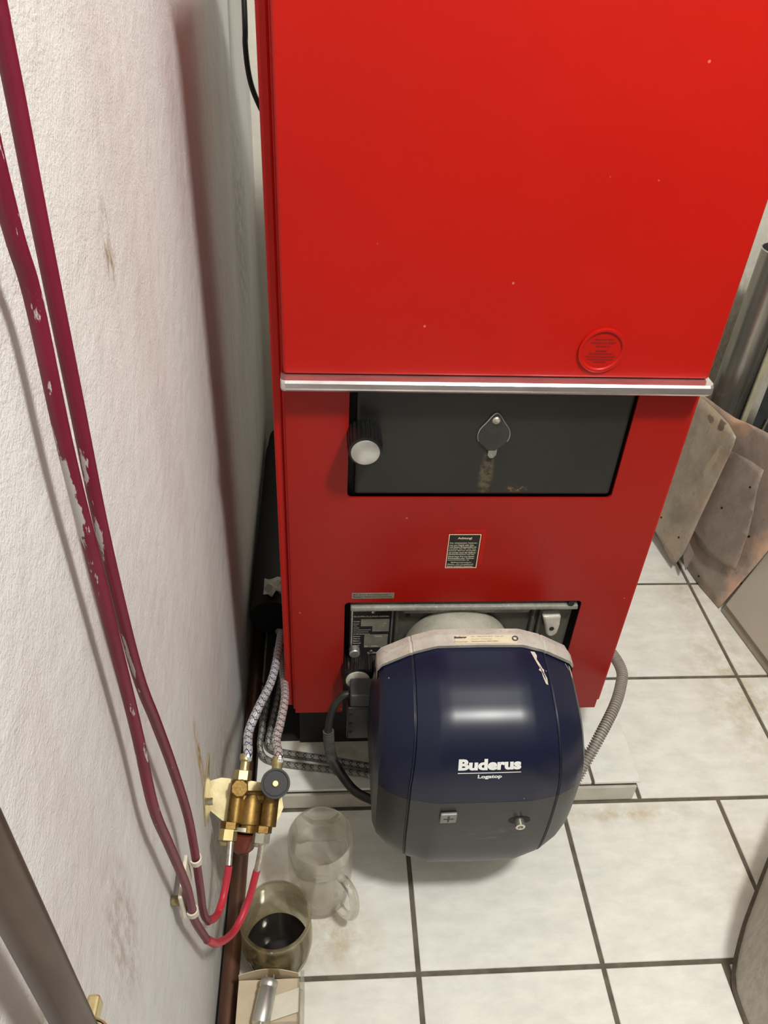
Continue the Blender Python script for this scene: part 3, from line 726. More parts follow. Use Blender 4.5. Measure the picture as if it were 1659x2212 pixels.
# ================================================================== BURNER
burner = thing('oil_burner', 'oil burner with navy blue and dark grey hood on the red boiler front', 'burner', (0.25, 0.80, 0.14))
HX = 0.2525
prof_top = [(0.866, 0.538), (0.835, 0.535), (0.805, 0.529), (0.778, 0.519), (0.756, 0.510), (0.736, 0.4965), (0.718, 0.478), (0.704, 0.454), (0.694, 0.424), (0.687, 0.378)]
prof_bot = [(0.687, 0.3775), (0.6855, 0.345), (0.685, 0.305), (0.6855, 0.26), (0.687, 0.222), (0.691, 0.195), (0.700, 0.174), (0.716, 0.160), (0.74, 0.152), (0.80, 0.150), (0.866, 0.150)]
PCY, PCZ = 0.905, 0.345
def kfun(u):
    a = abs(u)
    pts_ = [(0.0, 0.0, 0.0), (0.076, 0.004, 0.006), (0.083, 0.010, 0.016), (0.1165, 0.045, 0.075), (0.1180, 0.056, 0.088), (0.1205, 0.056, 0.088), (0.122, 0.050, 0.088), (0.150, 0.12, 0.175), (0.166, 0.19, 0.225), (0.172, 0.27, 0.285)]
    for i in range(len(pts_) - 1):
        if a <= pts_[i + 1][0]:
            t = (a - pts_[i][0]) / (pts_[i + 1][0] - pts_[i][0])
            return [pts_[i][j] + (pts_[i + 1][j] - pts_[i][j]) * t for j in (1, 2)]
    return pts_[-1][1:]
def S(u, p, out=0.0):
    ky, kz = kfun(u)
    if p[1] < 0.345: kz = kz * (1.0 - 0.12 * (0.345 - p[1]) / 0.19)
    y = PCY + (p[0] - PCY) * (1 - ky); z = PCZ + (p[1] - PCZ) * (1 - kz)
    # lower sides pull in towards the bottom
    f = max(0.0, (0.30 - z) / 0.16)
    uu = u * (1 - 0.075 * f * f - 0.075 * max(0, (z - 0.40)) / 0.1)
    return V((HX + uu, y, z))
US = [0.0, 0.03, 0.055, 0.076, 0.083, 0.100, 0.1165, 0.1180, 0.1205, 0.122, 0.136, 0.150, 0.160, 0.166, 0.170, 0.172]
US = [-u for u in US[::-1]] + US[1:]
def dense(pr, n=3):
    P = smooth_path([(0, y, z) for y, z in pr], n); return [(p.y, p.z) for p in P]
def shell(prof):
    q = B(); vs = []; fs = []; nU = len(US)
    for p in prof:
        for u in US: vs.append(S(u, p))
    for i in range(len(prof) - 1):
        for k in range(nU - 1):
            fs.append((i * nU + k, (i + 1) * nU + k, (i + 1) * nU + k + 1, i * nU + k + 1))
    q.add(vs, fs); return q
PT, PBt = dense(prof_top), dense(prof_bot)
def side_cap(q, prof, sgn, rear_y):
    u = sgn * 0.172; pts_ = [S(u, p) for p in prof]
    n0 = len(pts_); 
    inner = [V((p.x, 0.90, p.z)) for p in pts_]
    vs = pts_ + inner; fs = []
    for i in range(n0 - 1):
        f = (i, i + 1, n0 + i + 1, n0 + i); fs.append(f if sgn > 0 else f[::-1])
    q.add(vs, fs)
q = shell(PT); side_cap(q, PT, -1, 0.866); side_cap(q, PT, 1, 0.866)
hood = obj('hood', q, 'navy', burner, smooth=True, auto=24, label='navy blue upper hood')
q = shell(PBt); side_cap(q, PBt, -1, 0.866); side_cap(q, PBt, 1, 0.866)
hood2 = obj('hood_base', q, 'dgrey', burner, smooth=True, auto=24, label='dark grey lower hood')
# seams
def seam(u, prof):
    q = B(); P = [S(u, p) for p in prof]; vs = []; fs = []
    q.tube([p + V((0, -0.0002, 0.0002)) for p in P], 0.0010, n=6, sm=1); return q
for u in (-0.1192, 0.1192):
    obj('seam', seam(u, PT), 'groove', hood, smooth=True); obj('seam', seam(u, PBt), 'groove', hood2, smooth=True)
# logo mapped on the curved front
arc = [0.0]
for i in range(1, len(PT)): arc.append(arc[-1] + math.hypot(PT[i][0] - PT[i - 1][0], PT[i][1] - PT[i - 1][1]))
def on_hood(u, s, prof=PT, ar=arc, out=0.0005):
    for i in range(len(ar) - 1):
        if s <= ar[i + 1] or i == len(ar) - 2:
            t = (s - ar[i]) / (ar[i + 1] - ar[i]); y = prof[i][0] + (prof[i + 1][0] - prof[i][0]) * t; z = prof[i][1] + (prof[i + 1][1] - prof[i][1]) * t
            dy = prof[i + 1][0] - prof[i][0]; dz = prof[i + 1][1] - prof[i][1]; l = math.hypot(dy, dz)
            p = S(u, (y, z)); return p + V((0, dz / l, -dy / l)) * out
def hood_text(q, s_, u0, s0, width, height, bold):
    vs, fs = text_mesh(s_, 1.0, bold)
    bm = bmesh.new()
    bv = [bm.verts.new(v) for v in vs]
    for f in fs:
        try: bm.faces.new([bv[i] for i in f])
        except ValueError: pass
    y0 = min(v.y for v in vs); y1 = max(v.y for v in vs); x0 = min(v.x for v in vs); x1 = max(v.x for v in vs)
    for k in range(1, 8):
        geo = bm.verts[:] + bm.edges[:] + bm.faces[:]
        bmesh.ops.bisect_plane(bm, geom=geo, plane_co=(0, y0 + (y1 - y0) * k / 8, 0), plane_no=(0, 1, 0))
    bm.verts.index_update()
    vv = [v.co.copy() for v in bm.verts]; ff = [[v.index for v in f.verts] for f in bm.faces]; bm.free()
    q.add([on_hood(u0 + (v.x - x0) / (x1 - x0) * width, s0 - (v.y - y0) / (y1 - y0) * height) for v in vv], ff)
# arc position of logo: z about 0.45
sz = next(arc[i] for i in range(len(PT)) if PT[i][1] < 0.446)
q = B(); hood_text(q, 'Buderus', -0.0495, sz, 0.1015, 0.0195, 0.05)
for k in range(20):
    a = -0.0495 + 0.1015 * k / 20; c_ = a + 0.1015 / 20
    q.add([on_hood(a, sz + 0.0055), on_hood(c_, sz + 0.0055), on_hood(c_, sz + 0.0040), on_hood(a, sz + 0.0040)], [(0, 1, 2, 3)])
hood_text(q, 'Logatop', -0.0170, sz + 0.0170, 0.0385, 0.0090, 0.035)
obj('logo', q, 'white_ink', hood, label='white Buderus Logatop lettering')
# plus emblem and socket screw on the grey part
def yfront(z): return 0.686
q = B(); q.prism([(0.1840, 0.6855, 0.3315), (0.2105, 0.6855, 0.3325), (0.2105, 0.6855, 0.3570), (0.1840, 0.6855, 0.3560)], (0, -0.0055, 0))
em = obj('emblem', q, 'dullsilver', hood2, bevel=0.0018, label='square silver emblem with a plus sign')
q = B(); cx, cz = 0.1972, 0.3445; q.box((cx - 0.008, 0.6796, cz - 0.0013), (cx + 0.008, 0.6801, cz + 0.0013)); q.box((cx - 0.0015, 0.6795, cz - 0.0075), (cx + 0.0015, 0.6802, cz + 0.0075)); obj('plus_sign', q, 'dark_ink', em)
sc = V((0.3150, 0.6862, 0.325))
q = B(); q.prism([(sc.x + 0.018 * math.cos(a) * (1.0), 0.6858, sc.z + 0.0105 * math.sin(a) + 0.001) for a in [2 * PI * k / 24 for k in range(24)]], (0, -0.0006, 0)); obj('screw_recess', q, 'black', hood2)
q = B(); q.lathe([(0.0082, 0), (0.0082, 0.006), (0.0078, 0.012), (0.0045, 0.0125), (0.0040, 0.009), (0.0, 0.009)], sc + V((0, -0.0004, 0)), (0, -1, 0), n=24, cap1=False); obj('socket_screw', q, 'steel', hood2, smooth=True)
# chipped paint marks on hood right shoulder
def patch(lst, u0, prof_s, mat, par):
    q = B(); q.add([on_hood(u, s, out=0.0006) for u, s in lst], [list(range(len(lst)))]); return obj('paint_chip', q, mat, par)
patch([(0.0930, 0.005), (0.1010, 0.004), (0.1040, 0.011), (0.1020, 0.019), (0.1060, 0.028), (0.1090, 0.036), (0.1115, 0.038), (0.1105, 0.044), (0.1140, 0.054), (0.1135, 0.066), (0.1095, 0.064), (0.1065, 0.052), (0.1060, 0.043), (0.1010, 0.040), (0.1045, 0.036), (0.1000, 0.026), (0.0965, 0.016)], 0, 0, 'clampwhite', hood)
patch([(0.1600, 0.010), (0.1700, 0.006), (0.1715, 0.030), (0.1700, 0.045), (0.1650, 0.025)], 0, 0, 'sticker_cream', hood)
# cast aluminium flange ring
def ring_sec(y, grow, kz=1.0):
    out = []
    for u in US:
        p = S(u, (0.866, 0.538)); out.append(V((HX + (p.x - HX) * 1.0 + (0.003 if u > 0 else -0.003) * (abs(u) / 0.172), y, p.z + grow)))
    return out
q = B(); nU = len(US)
r1, r2, r3, r4 = ring_sec(0.8655, 0.001), ring_sec(0.864, 0.0085), ring_sec(0.886, 0.0105), ring_sec(0.888, 0.004)
r5, r6 = ring_sec(0.905, 0.003), ring_sec(0.907, -0.02)
allr = [r1, r2, r3, r4, r5, r6]; vs = [p for r_ in allr for p in r_]; fs = []
for i in range(len(allr) - 1):
    for k in range(nU - 1): fs.append((i * nU + k, i * nU + k + 1, (i + 1) * nU + k + 1, (i + 1) * nU + k))
q.add(vs, fs)
# side cheeks of flange
for sgn in (-1, 1):
    e = 0 if sgn < 0 else nU - 1
    top = [r_[e] for r_ in allr]
    q.add(top + [V((p.x, p.y, 0.36)) for p in top], [((i, i + 1, len(top) + i + 1, len(top) + i) if sgn > 0 else (i, len(top) + i, len(top) + i + 1, i + 1)) for i in range(len(top) - 1)])
back = [p.copy() for p in r6] + [V((r6[-1].x, 0.907, 0.36)), V((r6[0].x, 0.907, 0.36))]
q.add(back, [list(range(len(back)))[::-1]])
flange = obj('flange_housing', q, 'alu_cast', burner, smooth=True, auto=30, label='pale cast aluminium housing behind the hood')
q = B(); 
def onfl(u, y): 
    p = S(u, (0.866, 0.538)); t = (y - 0.864) / 0.022
    return V((p.x, y, p.z + 0.0085 + 0.002 * t + 0.0006))
lab = [onfl(u, 0.867) for u in (-0.045, -0.02, 0.0, 0.03, 0.055, 0.068)] + [onfl(u, 0.883) for u in (0.068, 0.055, 0.03, 0.0, -0.02, -0.045)]
q.add(lab, [(0, 1, 10, 11), (1, 2, 9, 10), (2, 3, 8, 9), (3, 4, 7, 8), (4, 5, 6, 7)]); fl_lab = obj('type_label', q, 'sticker_cream', flange, label='cream type label on the housing')
q = B(); zt = onfl(0, 0.88).z + 0.0008
put_text(q, 'Buderus', (HX - 0.041, 0.8765, zt), (1, 0, 0), (0, 1, 0.09), 0.020, 0.0038, 0.06)
put_text(q, 'Heiztechnik GmbH', (HX - 0.041, 0.8685, zt - 0.0007), (1, 0, 0), (0, 1, 0.09), 0.020, 0.0018, 0.0)
put_text(q, 'Typ    Ölbrenner BE-A    Fabr.-Nr.', (HX - 0.014, 0.8785, zt + 0.0002), (1, 0, 0), (0, 1, 0.09), 0.055, 0.002, 0.0)
put_text(q, 'Leistung kW   Öldurchsatz kg/h', (HX - 0.014, 0.8735, zt - 0.0003), (1, 0, 0), (0, 1, 0.09), 0.034, 0.002, 0.0)
put_text(q, 'Netzanschluss 230V 50Hz', (HX - 0.014, 0.8690, zt - 0.0007), (1, 0, 0), (0, 1, 0.09), 0.044, 0.002, 0.0)
obj('lettering', q, 'dark_ink', fl_lab)
q = B(); q.lathe([(0.0050, 0), (0.0050, 0.0004), (0.0034, 0.0004), (0.0034, 0)], (HX + 0.0585, 0.875, zt - 0.0001), (0, -0.09, 1), n=24, cap0=False, cap1=False); obj('approval_mark', q, 'dark_ink', fl_lab)
# collar between housing and burner door
q = B(); q.lathe([(0.090, 0.0), (0.098, 0.004), (0.100, 0.012), (0.100, 0.040), (0.095, 0.052), (0.090, 0.10)], (0.2425, 0.999, 0.400), (0, -1, 0), n=64)
obj('collar', q, 'collar', burner, smooth=True, auto=40, label='stained round aluminium collar')
# connector block left of the hood
q = B(); q.box((0.047, 0.905, 0.340), (0.092, 0.946, 0.372)); cb = obj('plug', q, 'greyplug', burner, bevel=0.003, label='dark grey plug block')
q = B(); q.box((0.042, 0.903, 0.250), (0.094, 0.946, 0.3395)); pl2 = obj('plug_socket', q, 'blackplastic', burner, bevel=0.003)
for z_ in (0.320, 0.295, 0.270):
    q = B(); q.box((0.046, 0.9025, z_), (0.052, 0.904, z_ + 0.004)); obj('slot', q, 'black', pl2)
q = B(); q.box((0.09, 0.91, 0.20), (0.13, 0.98, 0.385)); obj('bracket', q, 'blackplastic', burner, bevel=0.004)

# power cable from plug into hood
cab = thing('power_cable', 'black cable looping from the plug to the left side of the burner hood', 'cable', (0.03, 0.90, 0.09))
cp = [(0.052, 0.925, 0.352), (0.034, 0.922, 0.352), (0.015, 0.915, 0.318), (0.008, 0.905, 0.262), (0.015, 0.885, 0.215), (0.034, 0.855, 0.205), (0.060, 0.830, 0.190), (0.100, 0.800, 0.200)]
q = B(); q.tube(cp[:5], 0.0068, n=14, sm=8); obj('cable', q, 'rubber', cab, smooth=True, auto=80)
q = B(); q.tube(cp[4:], 0.0085, n=14, sm=8); obj('cable', q, 'rubber', cab, smooth=True, auto=80)
def corr(p, r, pitch, amp, name, mat, par):
    q = B(); q.tube(p, r, n=20, sm=10, rf=lambda L: r + amp * (1 if (L / pitch) % 1 < 0.5 else -1) * min(1, 1), step=pitch / 6)
    return obj(name, q, mat, par, smooth=True, auto=60)
corr([(0.0085, 0.907, 0.270), (0.010, 0.900, 0.240), (0.016, 0.884, 0.214), (0.030, 0.862, 0.204)], 0.0098, 0.0035, 0.0008, 'corrugated_sleeve', 'corr_dark', cab)

# grey corrugated conduit on the right
q = [(0.470, 0.900, 0.200), (0.475, 0.880, 0.232), (0.511, 0.905, 0.278), (0.547, 0.950, 0.290), (0.578, 1.000, 0.298), (0.585, 1.045, 0.300), (0.575, 1.085, 0.296), (0.553, 1.12, 0.29), (0.50, 1.15, 0.28)]
q = [(0.440, 0.800, 0.185), (0.468, 0.828, 0.300 - 0.075), (0.511, 0.877, 0.300 - 0.03), (0.554, 0.934, 0.295), (0.581, 0.985, 0.298), (0.590, 1.015, 0.300), (0.585, 1.055, 0.300), (0.570, 1.09, 0.298), (0.5535, 1.11, 0.29)]
tag(corr(q, 0.0098, 0.0052, 0.0013, 'corrugated_conduit', 'corr', None), 'grey corrugated conduit arching from the boiler right side down to the burner', 'conduit')

# ================================================================== FUEL PIPES on the left wall
def pipe(name, label, pts_up, pts_lo, pts_end, matu, base):
    t = thing(name, label, 'pipe', base, 'painted fuel pipes on the left wall')
    q = B(); q.tube(pts_up, 0.0051, n=16, sm=6); obj('painted_pipe', q, matu, t, smooth=True, auto=80)
    q = B(); q.tube(pts_lo, 0.0056, n=16, sm=8); obj('plastic_coat', q, 'redcoat', t, smooth=True, auto=80, label='brighter red coated end of the pipe')
    q = B(); q.tube(pts_end, 0.0046, n=16, sm=4); obj('bare_end', q, 'steel', t, smooth=True, auto=80, label='bare pale metal pipe end')
    return t
X1 = -0.160
pipe('fuel_pipe', 'wine red fuel pipe nearer the camera, flaked grey patches, ends in right valve nut',
     [(X1, 0.424, 2.94), (X1, 0.424, 1.6), (X1, 0.421, 1.377), (X1, 0.428, 1.314), (X1, 0.423, 1.22), (X1, 0.425, 1.118), (X1, 0.430, 0.935), (X1, 0.427, 0.813), (-0.158, 0.440, 0.718), (-0.157, 0.460, 0.602), (-0.157, 0.464, 0.548), (-0.159, 0.470, 0.493), (-0.160, 0.490, 0.415), (-0.1585, 0.502, 0.363)],
     [(-0.1585, 0.502, 0.363), (-0.150, 0.520, 0.311), (-0.135, 0.560, 0.255), (-0.117, 0.600, 0.260), (-0.103, 0.630, 0.300)],
     [(-0.103, 0.630, 0.300), (-0.0985, 0.641, 0.320), (-0.095, 0.651, 0.341)], 'wine_a', (X1, 0.424, 0.255))
pipe('fuel_pipe', 'wine red fuel pipe farther from the camera, ends in the left valve nut',
     [(X1, 0.471, 2.94), (X1, 0.471, 1.6), (X1, 0.470, 1.436), (X1, 0.464, 1.343), (X1, 0.459, 1.236), (X1, 0.454, 1.111), (X1, 0.462, 0.963), (-0.159, 0.480, 0.870), (-0.157, 0.495, 0.779), (-0.156, 0.513, 0.655), (-0.155, 0.510, 0.570), (-0.156, 0.508, 0.500), (-0.1605, 0.516, 0.410), (-0.159, 0.525, 0.367)],
     [(-0.159, 0.525, 0.367), (-0.155, 0.555, 0.318), (-0.150, 0.580, 0.309), (-0.146, 0.600, 0.318), (-0.142, 0.620, 0.336)],
     [(-0.142, 0.620, 0.336), (-0.1415, 0.635, 0.343), (-0.141, 0.650, 0.350)], 'wine_b', (X1, 0.471, 0.31))
# double clip
clip = thing('pipe_clip', 'ivory double pipe clip bolted to the left wall', 'pipe clip', (-0.18, 0.47, 0.53))
q = B(); q.hexa((-0.1795, 0.466, 0.548), (1, 0, 0.0), 0.0062, 0.013); obj('bolt', q, 'bolt', clip)
q = B(); q.box((-0.1690, 0.4580, 0.5180), (-0.1640, 0.5120, 0.5700)); obj('base_plate', q, 'clampwhite', clip, bevel=0.002)
def cstrap(c, r, wd, ax_, a0, a1):
    q = B(); c = V(c); ax_ = V(ax_).normalized(); u = V((1, 0, 0)); u = (u - ax_ * u.dot(ax_)).normalized(); w2 = ax_.cross(u)
    pts_ = [c + (u * math.cos(a) + w2 * math.sin(a)) for a in ()]
    N = 24; vs = []; fs = []
    for k in range(N + 1):
        a = a0 + (a1 - a0) * k / N; d = u * math.cos(a) + w2 * math.sin(a)
        for rr in (r, r + 0.0022):
            for h in (-wd / 2, wd / 2): vs.append(c + d * rr + ax_ * h)
    for k in range(N):
        o = k * 4; p = o + 4
        fs += [(o, o + 1, p + 1, p), (o + 2, p + 2, p + 3, o + 3), (o, p, p + 2, o + 2), (o + 1, o + 3, p + 3, p + 1)]
    fs += [(0, 2, 3, 1), (N * 4, N * 4 + 1, N * 4 + 3, N * 4 + 2)]
    return q.add(vs, fs)
obj('saddle', cstrap((-0.1578, 0.4665, 0.520), 0.0053, 0.012, (0.0, -0.1, 1), -2.6, 2.6), 'clampwhite', clip, bevel=0.0008)
obj('saddle', cstrap((-0.1552, 0.5095, 0.560), 0.0053, 0.012, (0.0, -0.1, 1), -2.6, 2.6), 'clampwhite', clip, bevel=0.0008)

# ================================================================== OIL FILTER VALVE
O = V((-0.115, 0.70, 0.360)); ray_ = V((-0.0857, 0.5213, -0.8491)).normalized()
ex = V((0.99715, -0.05909, 0.04689)); ex = (ex - ray_ * ex.dot(ray_)).normalized(); en = -ray_; ev = ex.cross(en) * -1
if ev.z > 0: ev = -ev
k_ = 0.00073
ev = (ev - ex * 0.07).normalized()
def LP(px, py, h=0.0): return O + ex * ((px - 540) * k_) + ev * ((py - 1745) * k_) + en * h
valve = thing('oil_filter', 'brass oil filter with shut-off valves on a bracket on the left wall', 'valve', (-0.118, 0.70, 0.28))
# bracket
q = B(); poly = [LP(446, 1690, -0.017), (LP(470, 1683, -0.017)), LP(540, 1690, -0.017), LP(600, 1700, -0.017), LP(612, 1745, -0.017), LP(603, 1770, -0.017), LP(592, 1782, -0.017), LP(500, 1782, -0.017), LP(452, 1748, -0.017)]
q.prism(poly, en * -0.002); br = obj('bracket', q, 'bracket', valve, label='pale yellow zinc bracket')
q = B(); q.prism([(-0.1795, 0.752, 0.430), (-0.1795, 0.700, 0.350), (-0.1795, 0.664, 0.372), (-0.1795, 0.682, 0.425)], (0.0022, 0, 0)); obj('wall_flange', q, 'bracket', br)
q = B(); q.hexa((-0.1773, 0.695, 0.388), (1, 0, 0.1), 0.0055, 0.008); obj('bolt', q, 'steel', br)
# body
q = B()
q.lathe([(0.0120, 0), (0.0120, 0.062)], LP(510, 1690), ev, n=16); q.lathe([(0.0130, 0), (0.0130, 0.068)], LP(582, 1690), ev, n=16)
q.lathe([(0.011, 0), (0.011, 0.055)], LP(508, 1725, -0.004), ex, n=12)
q.lathe([(0.016, 0), (0.019, 0.010), (0.019, 0.045)], LP(541, 1718, -0.008), ev, n=20)
q.lathe([(0.0135, 0), (0.0135, 0.030)], LP(541, 1755, -0.006), ev, n=16)
obj('body', q, 'brass', valve, smooth=True, auto=25, bevel=0.001)
for px, py in ((503, 1772), (572, 1780)):
    q = B(); q.hexa(LP(px, py), ev, 0.0145, 0.012); obj('hex_shoulder', q, 'brass', valve)
q = B(); q.hexa(LP(513, 1706, 0.004), en, 0.0140, 0.014, n=8, rot=0.39); obj('plug', q, 'brass', valve)
q = B(); q.hexa(LP(516, 1690, 0.0), -ev, 0.0138, 0.016); obj('union_nut', q, 'lightbrass', valve)
q = B(); q.lathe([(0.0082, 0), (0.0075, 0.004), (0.0075, 0.014), (0.0098, 0.017), (0.0098, 0.024), (0.0085, 0.026)], LP(518, 1670), -ev, n=18); obj('hose_ferrule', q, 'lightbrass', valve, smooth=True)
q = B(); q.lathe([(0.0085, 0), (0.0085, 0.015), (0.0095, 0.018), (0.0092, 0.028)], LP(588, 1678, -0.004), -ev, n=18); obj('hose_ferrule', q, 'lightbrass', valve, smooth=True)
q = B(); q.hexa(LP(501, 1786), ev, 0.0140, 0.018); q.lathe([(0.0120, 0.018), (0.0085, 0.0235)], LP(501, 1788), ev, n=18); obj('union_nut', q, 'lightbrass', valve)
q = B(); q.hexa(LP(571, 1794), ev, 0.0138, 0.0165, rot=0.3); q.lathe([(0.011, 0.015), (0.0085, 0.020)], LP(570, 1796), ev, n=18); obj('union_nut', q, 'greyfit', valve)
q = B(); q.lathe([(0.0255, 0), (0.0255, 0.006)], LP(533, 1785, -0.018), ev, n=36); obj('bowl_ring', q, 'greyfit', valve, smooth=True)
q = B(); q.lathe([(0.0235, 0), (0.0225, 0.012), (0.018, 0.026), (0.010, 0.034), (0.0, 0.036)], LP(533, 1792, -0.020), ev + V((0, 0.25, -0.25)), n=36, cap1=False); obj('filter_bowl', q, 'bowl', valve, smooth=True, label='reddish brown filter bowl')
hw = ribbed(LP(587, 1697, 0.012), en + V((0, 0, 0.06)), 0.0225, 0.024, n=10, depth=0.0012)
hwo = obj('handwheel', hw, 'matteblack', valve, bevel=0.0006, label='black plastic handwheel')
q = B(); q.lathe([(0.0225, 0), (0.0225, 0.003), (0.0195, 0.003), (0.0195, 0.0)], LP(587, 1697, 0.0362), en + V((0, 0, 0.06)), n=40, cap0=False, cap1=False); obj('rim', q, 'matteblack', hwo, smooth=True)
q = B(); q.lathe([(0.0052, 0), (0.0052, 0.0025), (0.004, 0.0035)], LP(587, 1697, 0.0364), en + V((0, 0, 0.06)), n=24); obj('centre_pin', q, 'lightbrass', hwo, smooth=True)

# braided hoses
def hose(name, label, pts_, mat, r=0.0076):
    q = B(); q.tube(pts_, r, n=20, sm=10)
    return tag(obj(name, q, mat, None, smooth=True, auto=80), label, 'hose', 'braided fuel hoses')
h1s = LP(521, 1648)
hose('braided_hose', 'steel braided hose with blue threads rising from the left valve outlet', [h1s, h1s - ev * 0.012, (-0.124, 0.82, 0.391), (-0.111, 0.88, 0.381), (-0.0975, 0.94, 0.362), (-0.0905, 1.0, 0.345), (-0.0885, 1.08, 0.312), (-0.090, 1.16, 0.262), (-0.095, 1.24, 0.18), (-0.105, 1.29, 0.13)], 'braid_blue')
h2s = LP(590, 1652, -0.004)
hose('braided_hose', 'steel braided hose with red threads rising behind the black handwheel', [h2s, h2s - ev * 0.01, (-0.079, 0.81, 0.378), (-0.0745, 0.86, 0.361), (-0.0705, 0.93, 0.337), (-0.0755, 1.0, 0.300), (-0.0835, 1.08, 0.250), (-0.090, 1.16, 0.19), (-0.098, 1.22, 0.13)], 'braid_red')
hose('braided_hose', 'grimy braided hose lying on the plinth, rear one of the two', [(-0.090, 1.28, 0.085), (-0.100, 1.15, 0.079), (-0.112, 1.06, 0.079), (-0.116, 1.022, 0.079), (-0.105, 1.005, 0.078), (-0.076, 0.996, 0.077), (0.001, 0.981, 0.077), (0.095, 0.958, 0.080), (0.16, 0.93, 0.105), (0.20, 0.88, 0.18)], 'braid_dark', 0.0072)
hose('braided_hose', 'grimy braided hose lying on the plinth, front one of the two', [(-0.112, 1.28, 0.083), (-0.120, 1.17, 0.078), (-0.131, 1.06, 0.0765), (-0.133, 1.012, 0.0755), (-0.118, 0.985, 0.0745), (-0.076, 0.972, 0.0742), (0.001, 0.959, 0.0742), (0.095, 0.941, 0.076), (0.16, 0.90, 0.105), (0.20, 0.86, 0.18)], 'braid_dark', 0.0066)

# ================================================================== COPPER PIPES
q = B(); q.tube([(-0.1600, 0.2, 0.017), (-0.1600, 0.9, 0.017), (-0.1605, 1.5, 0.018), (-0.160, 2.15, 0.018)], 0.0150, n=24, sm=3)
tag(obj('copper_pipe', q, 'copper_floor', None, smooth=True, auto=80), 'scratched brown copper pipe lying on the floor along the left wall', 'pipe')
q = thing('copper_riser', 'dark brown copper pipe standing upright on the left wall, lower left corner of photo', 'pipe', (-0.1465, 0.191, 0.0))
b_ = B(); b_.tube([(-0.1465, 0.191, 0.001), (-0.1465, 0.191, 0.8), (-0.1465, 0.191, 1.2), (-0.1465, 0.191, 2.94)], 0.0110, n=28, sm=2); obj('pipe', b_, 'copper_old', q, smooth=True, auto=80)
rg = thing('pipe_bracket', 'brass ring clamp around the upright copper pipe', 'pipe clip', (-0.16, 0.195, 0.915))
b_ = cstrap((-0.1465, 0.191, 0.922), 0.0114, 0.016, (0, 0, 1), -PI, PI * 0.999); obj('ring', b_, 'bolt', rg)
b_ = B(); b_.lathe([(0.0145, 0.0), (0.0158, 0.001), (0.0158, 0.003), (0.0145, 0.004)], (-0.1465, 0.191, 0.9285), (0, 0, 1), n=36, cap0=False, cap1=False); obj('bead', b_, 'lightbrass', rg, smooth=True)
b_ = B(); b_.box((-0.152, 0.205, 0.915), (-0.144, 0.221, 0.9305)); obj('lug', b_, 'lightbrass', rg, bevel=0.002)
b_ = B(); b_.lathe([(0.004, 0), (0.004, 0.0225)], (-0.1800, 0.191, 0.922), (1, 0, 0), n=12); obj('bolt', b_, 'bolt', rg)

# ================================================================== GLASS MUG AND JAR
mug = thing('beer_mug', 'empty clear glass beer mug with handle standing on the tiles', 'mug', (-0.006, 0.738, 0.0))
MH = 0.207
prof = [(0.0, 0.0005), (0.040, 0.0005), (0.046, 0.004), (0.052, 0.016), (0.0555, 0.05), (0.0575, 0.10), (0.0575, 0.14), (0.0565, MH - 0.004), (0.0548, MH), (0.0528, MH - 0.003), (0.0525, 0.14), (0.0520, 0.10), (0.0490, 0.05), (0.043, 0.024), (0.035, 0.018), (0.0, 0.0165)]
b_ = B(); ax0 = V((-0.006, 0.738, 0.0)); N = 56; vs = []; fs = []
for i, (r, h) in enumerate(prof):
    for k in range(N):
        a = 2 * PI * k / N
        rr = r
        if i in (3, 4, 5, 6) : rr = r * (1 + 0.018 * abs(math.cos(a * 5)) - 0.012)   # moulded dimples
        if i in (11, 12): rr = r * (1 + 0.03 * math.cos(a * 10))
        vs.append(ax0 + V((math.cos(a) * rr, math.sin(a) * rr, h)))
for i in range(len(prof) - 1):
    for k in range(N):
        k2 = (k + 1) % N; fs.append((i * N + k, i * N + k2, (i + 1) * N + k2, (i + 1) * N + k))
b_.add(vs, fs); obj('glass_body', b_, 'glass', mug, smooth=True, auto=60)
b_ = B(); hd = V((0.62, -0.785, 0)).normalized()
hp = [ax0 + hd * r + V((0, 0, h)) for r, h in ((0.055, 0.145), (0.070, 0.150), (0.088, 0.140), (0.096, 0.110), (0.094, 0.075), (0.084, 0.050), (0.068, 0.036), (0.0545, 0.038))]
b_.tube(hp, 0.0085, n=14, sm=6); obj('handle', b_, 'glass', mug, smooth=True, auto=80)
JX, JY = -0.0800, 0.631
jar = thing('glass_jar', 'smeared bellied glass jar with black oil in the bottom, in front of the mug', 'jar', (JX, JY, 0.0))
JH = 0.150
prof = [(0.0, 0.0005), (0.040, 0.0005), (0.046, 0.004), (0.056, 0.03), (0.0605, 0.065), (0.0600, 0.10), (0.0575, 0.13), (0.0570, 0.141), (0.0585, 0.145), (0.0578, JH), (0.0545, JH), (0.0535, 0.141), (0.0545, 0.13), (0.0570, 0.10), (0.0575, 0.065), (0.053, 0.03), (0.042, 0.010), (0.0, 0.009)]
b_ = B(); b_.lathe(prof, (JX, JY, 0), (0, 0, 1), n=56, cap0=False, cap1=False); obj('glass_body', b_, 'glass_dirty', jar, smooth=True, auto=60)
b_ = B(); b_.lathe([(0.0592, JH - 0.006), (0.0600, JH - 0.003), (0.0590, JH + 0.0012), (0.0560, JH + 0.0016), (0.0552, JH - 0.001)], (JX, JY, 0), (0, 0, 1), n=56, cap0=False, cap1=False); obj('rim', b_, 'glass', jar, smooth=True)
b_ = B(); b_.lathe([(0.0, 0.0095), (0.041, 0.0105), (0.0522, 0.03), (0.0550, 0.042), (0.0, 0.042)], (JX, JY, 0), (0, 0, 1), n=48, cap0=False, cap1=False)
tag(obj('oil_puddle', b_, 'oil', None, smooth=True, auto=40), 'black oil standing in the bottom of the glass jar', 'oil')

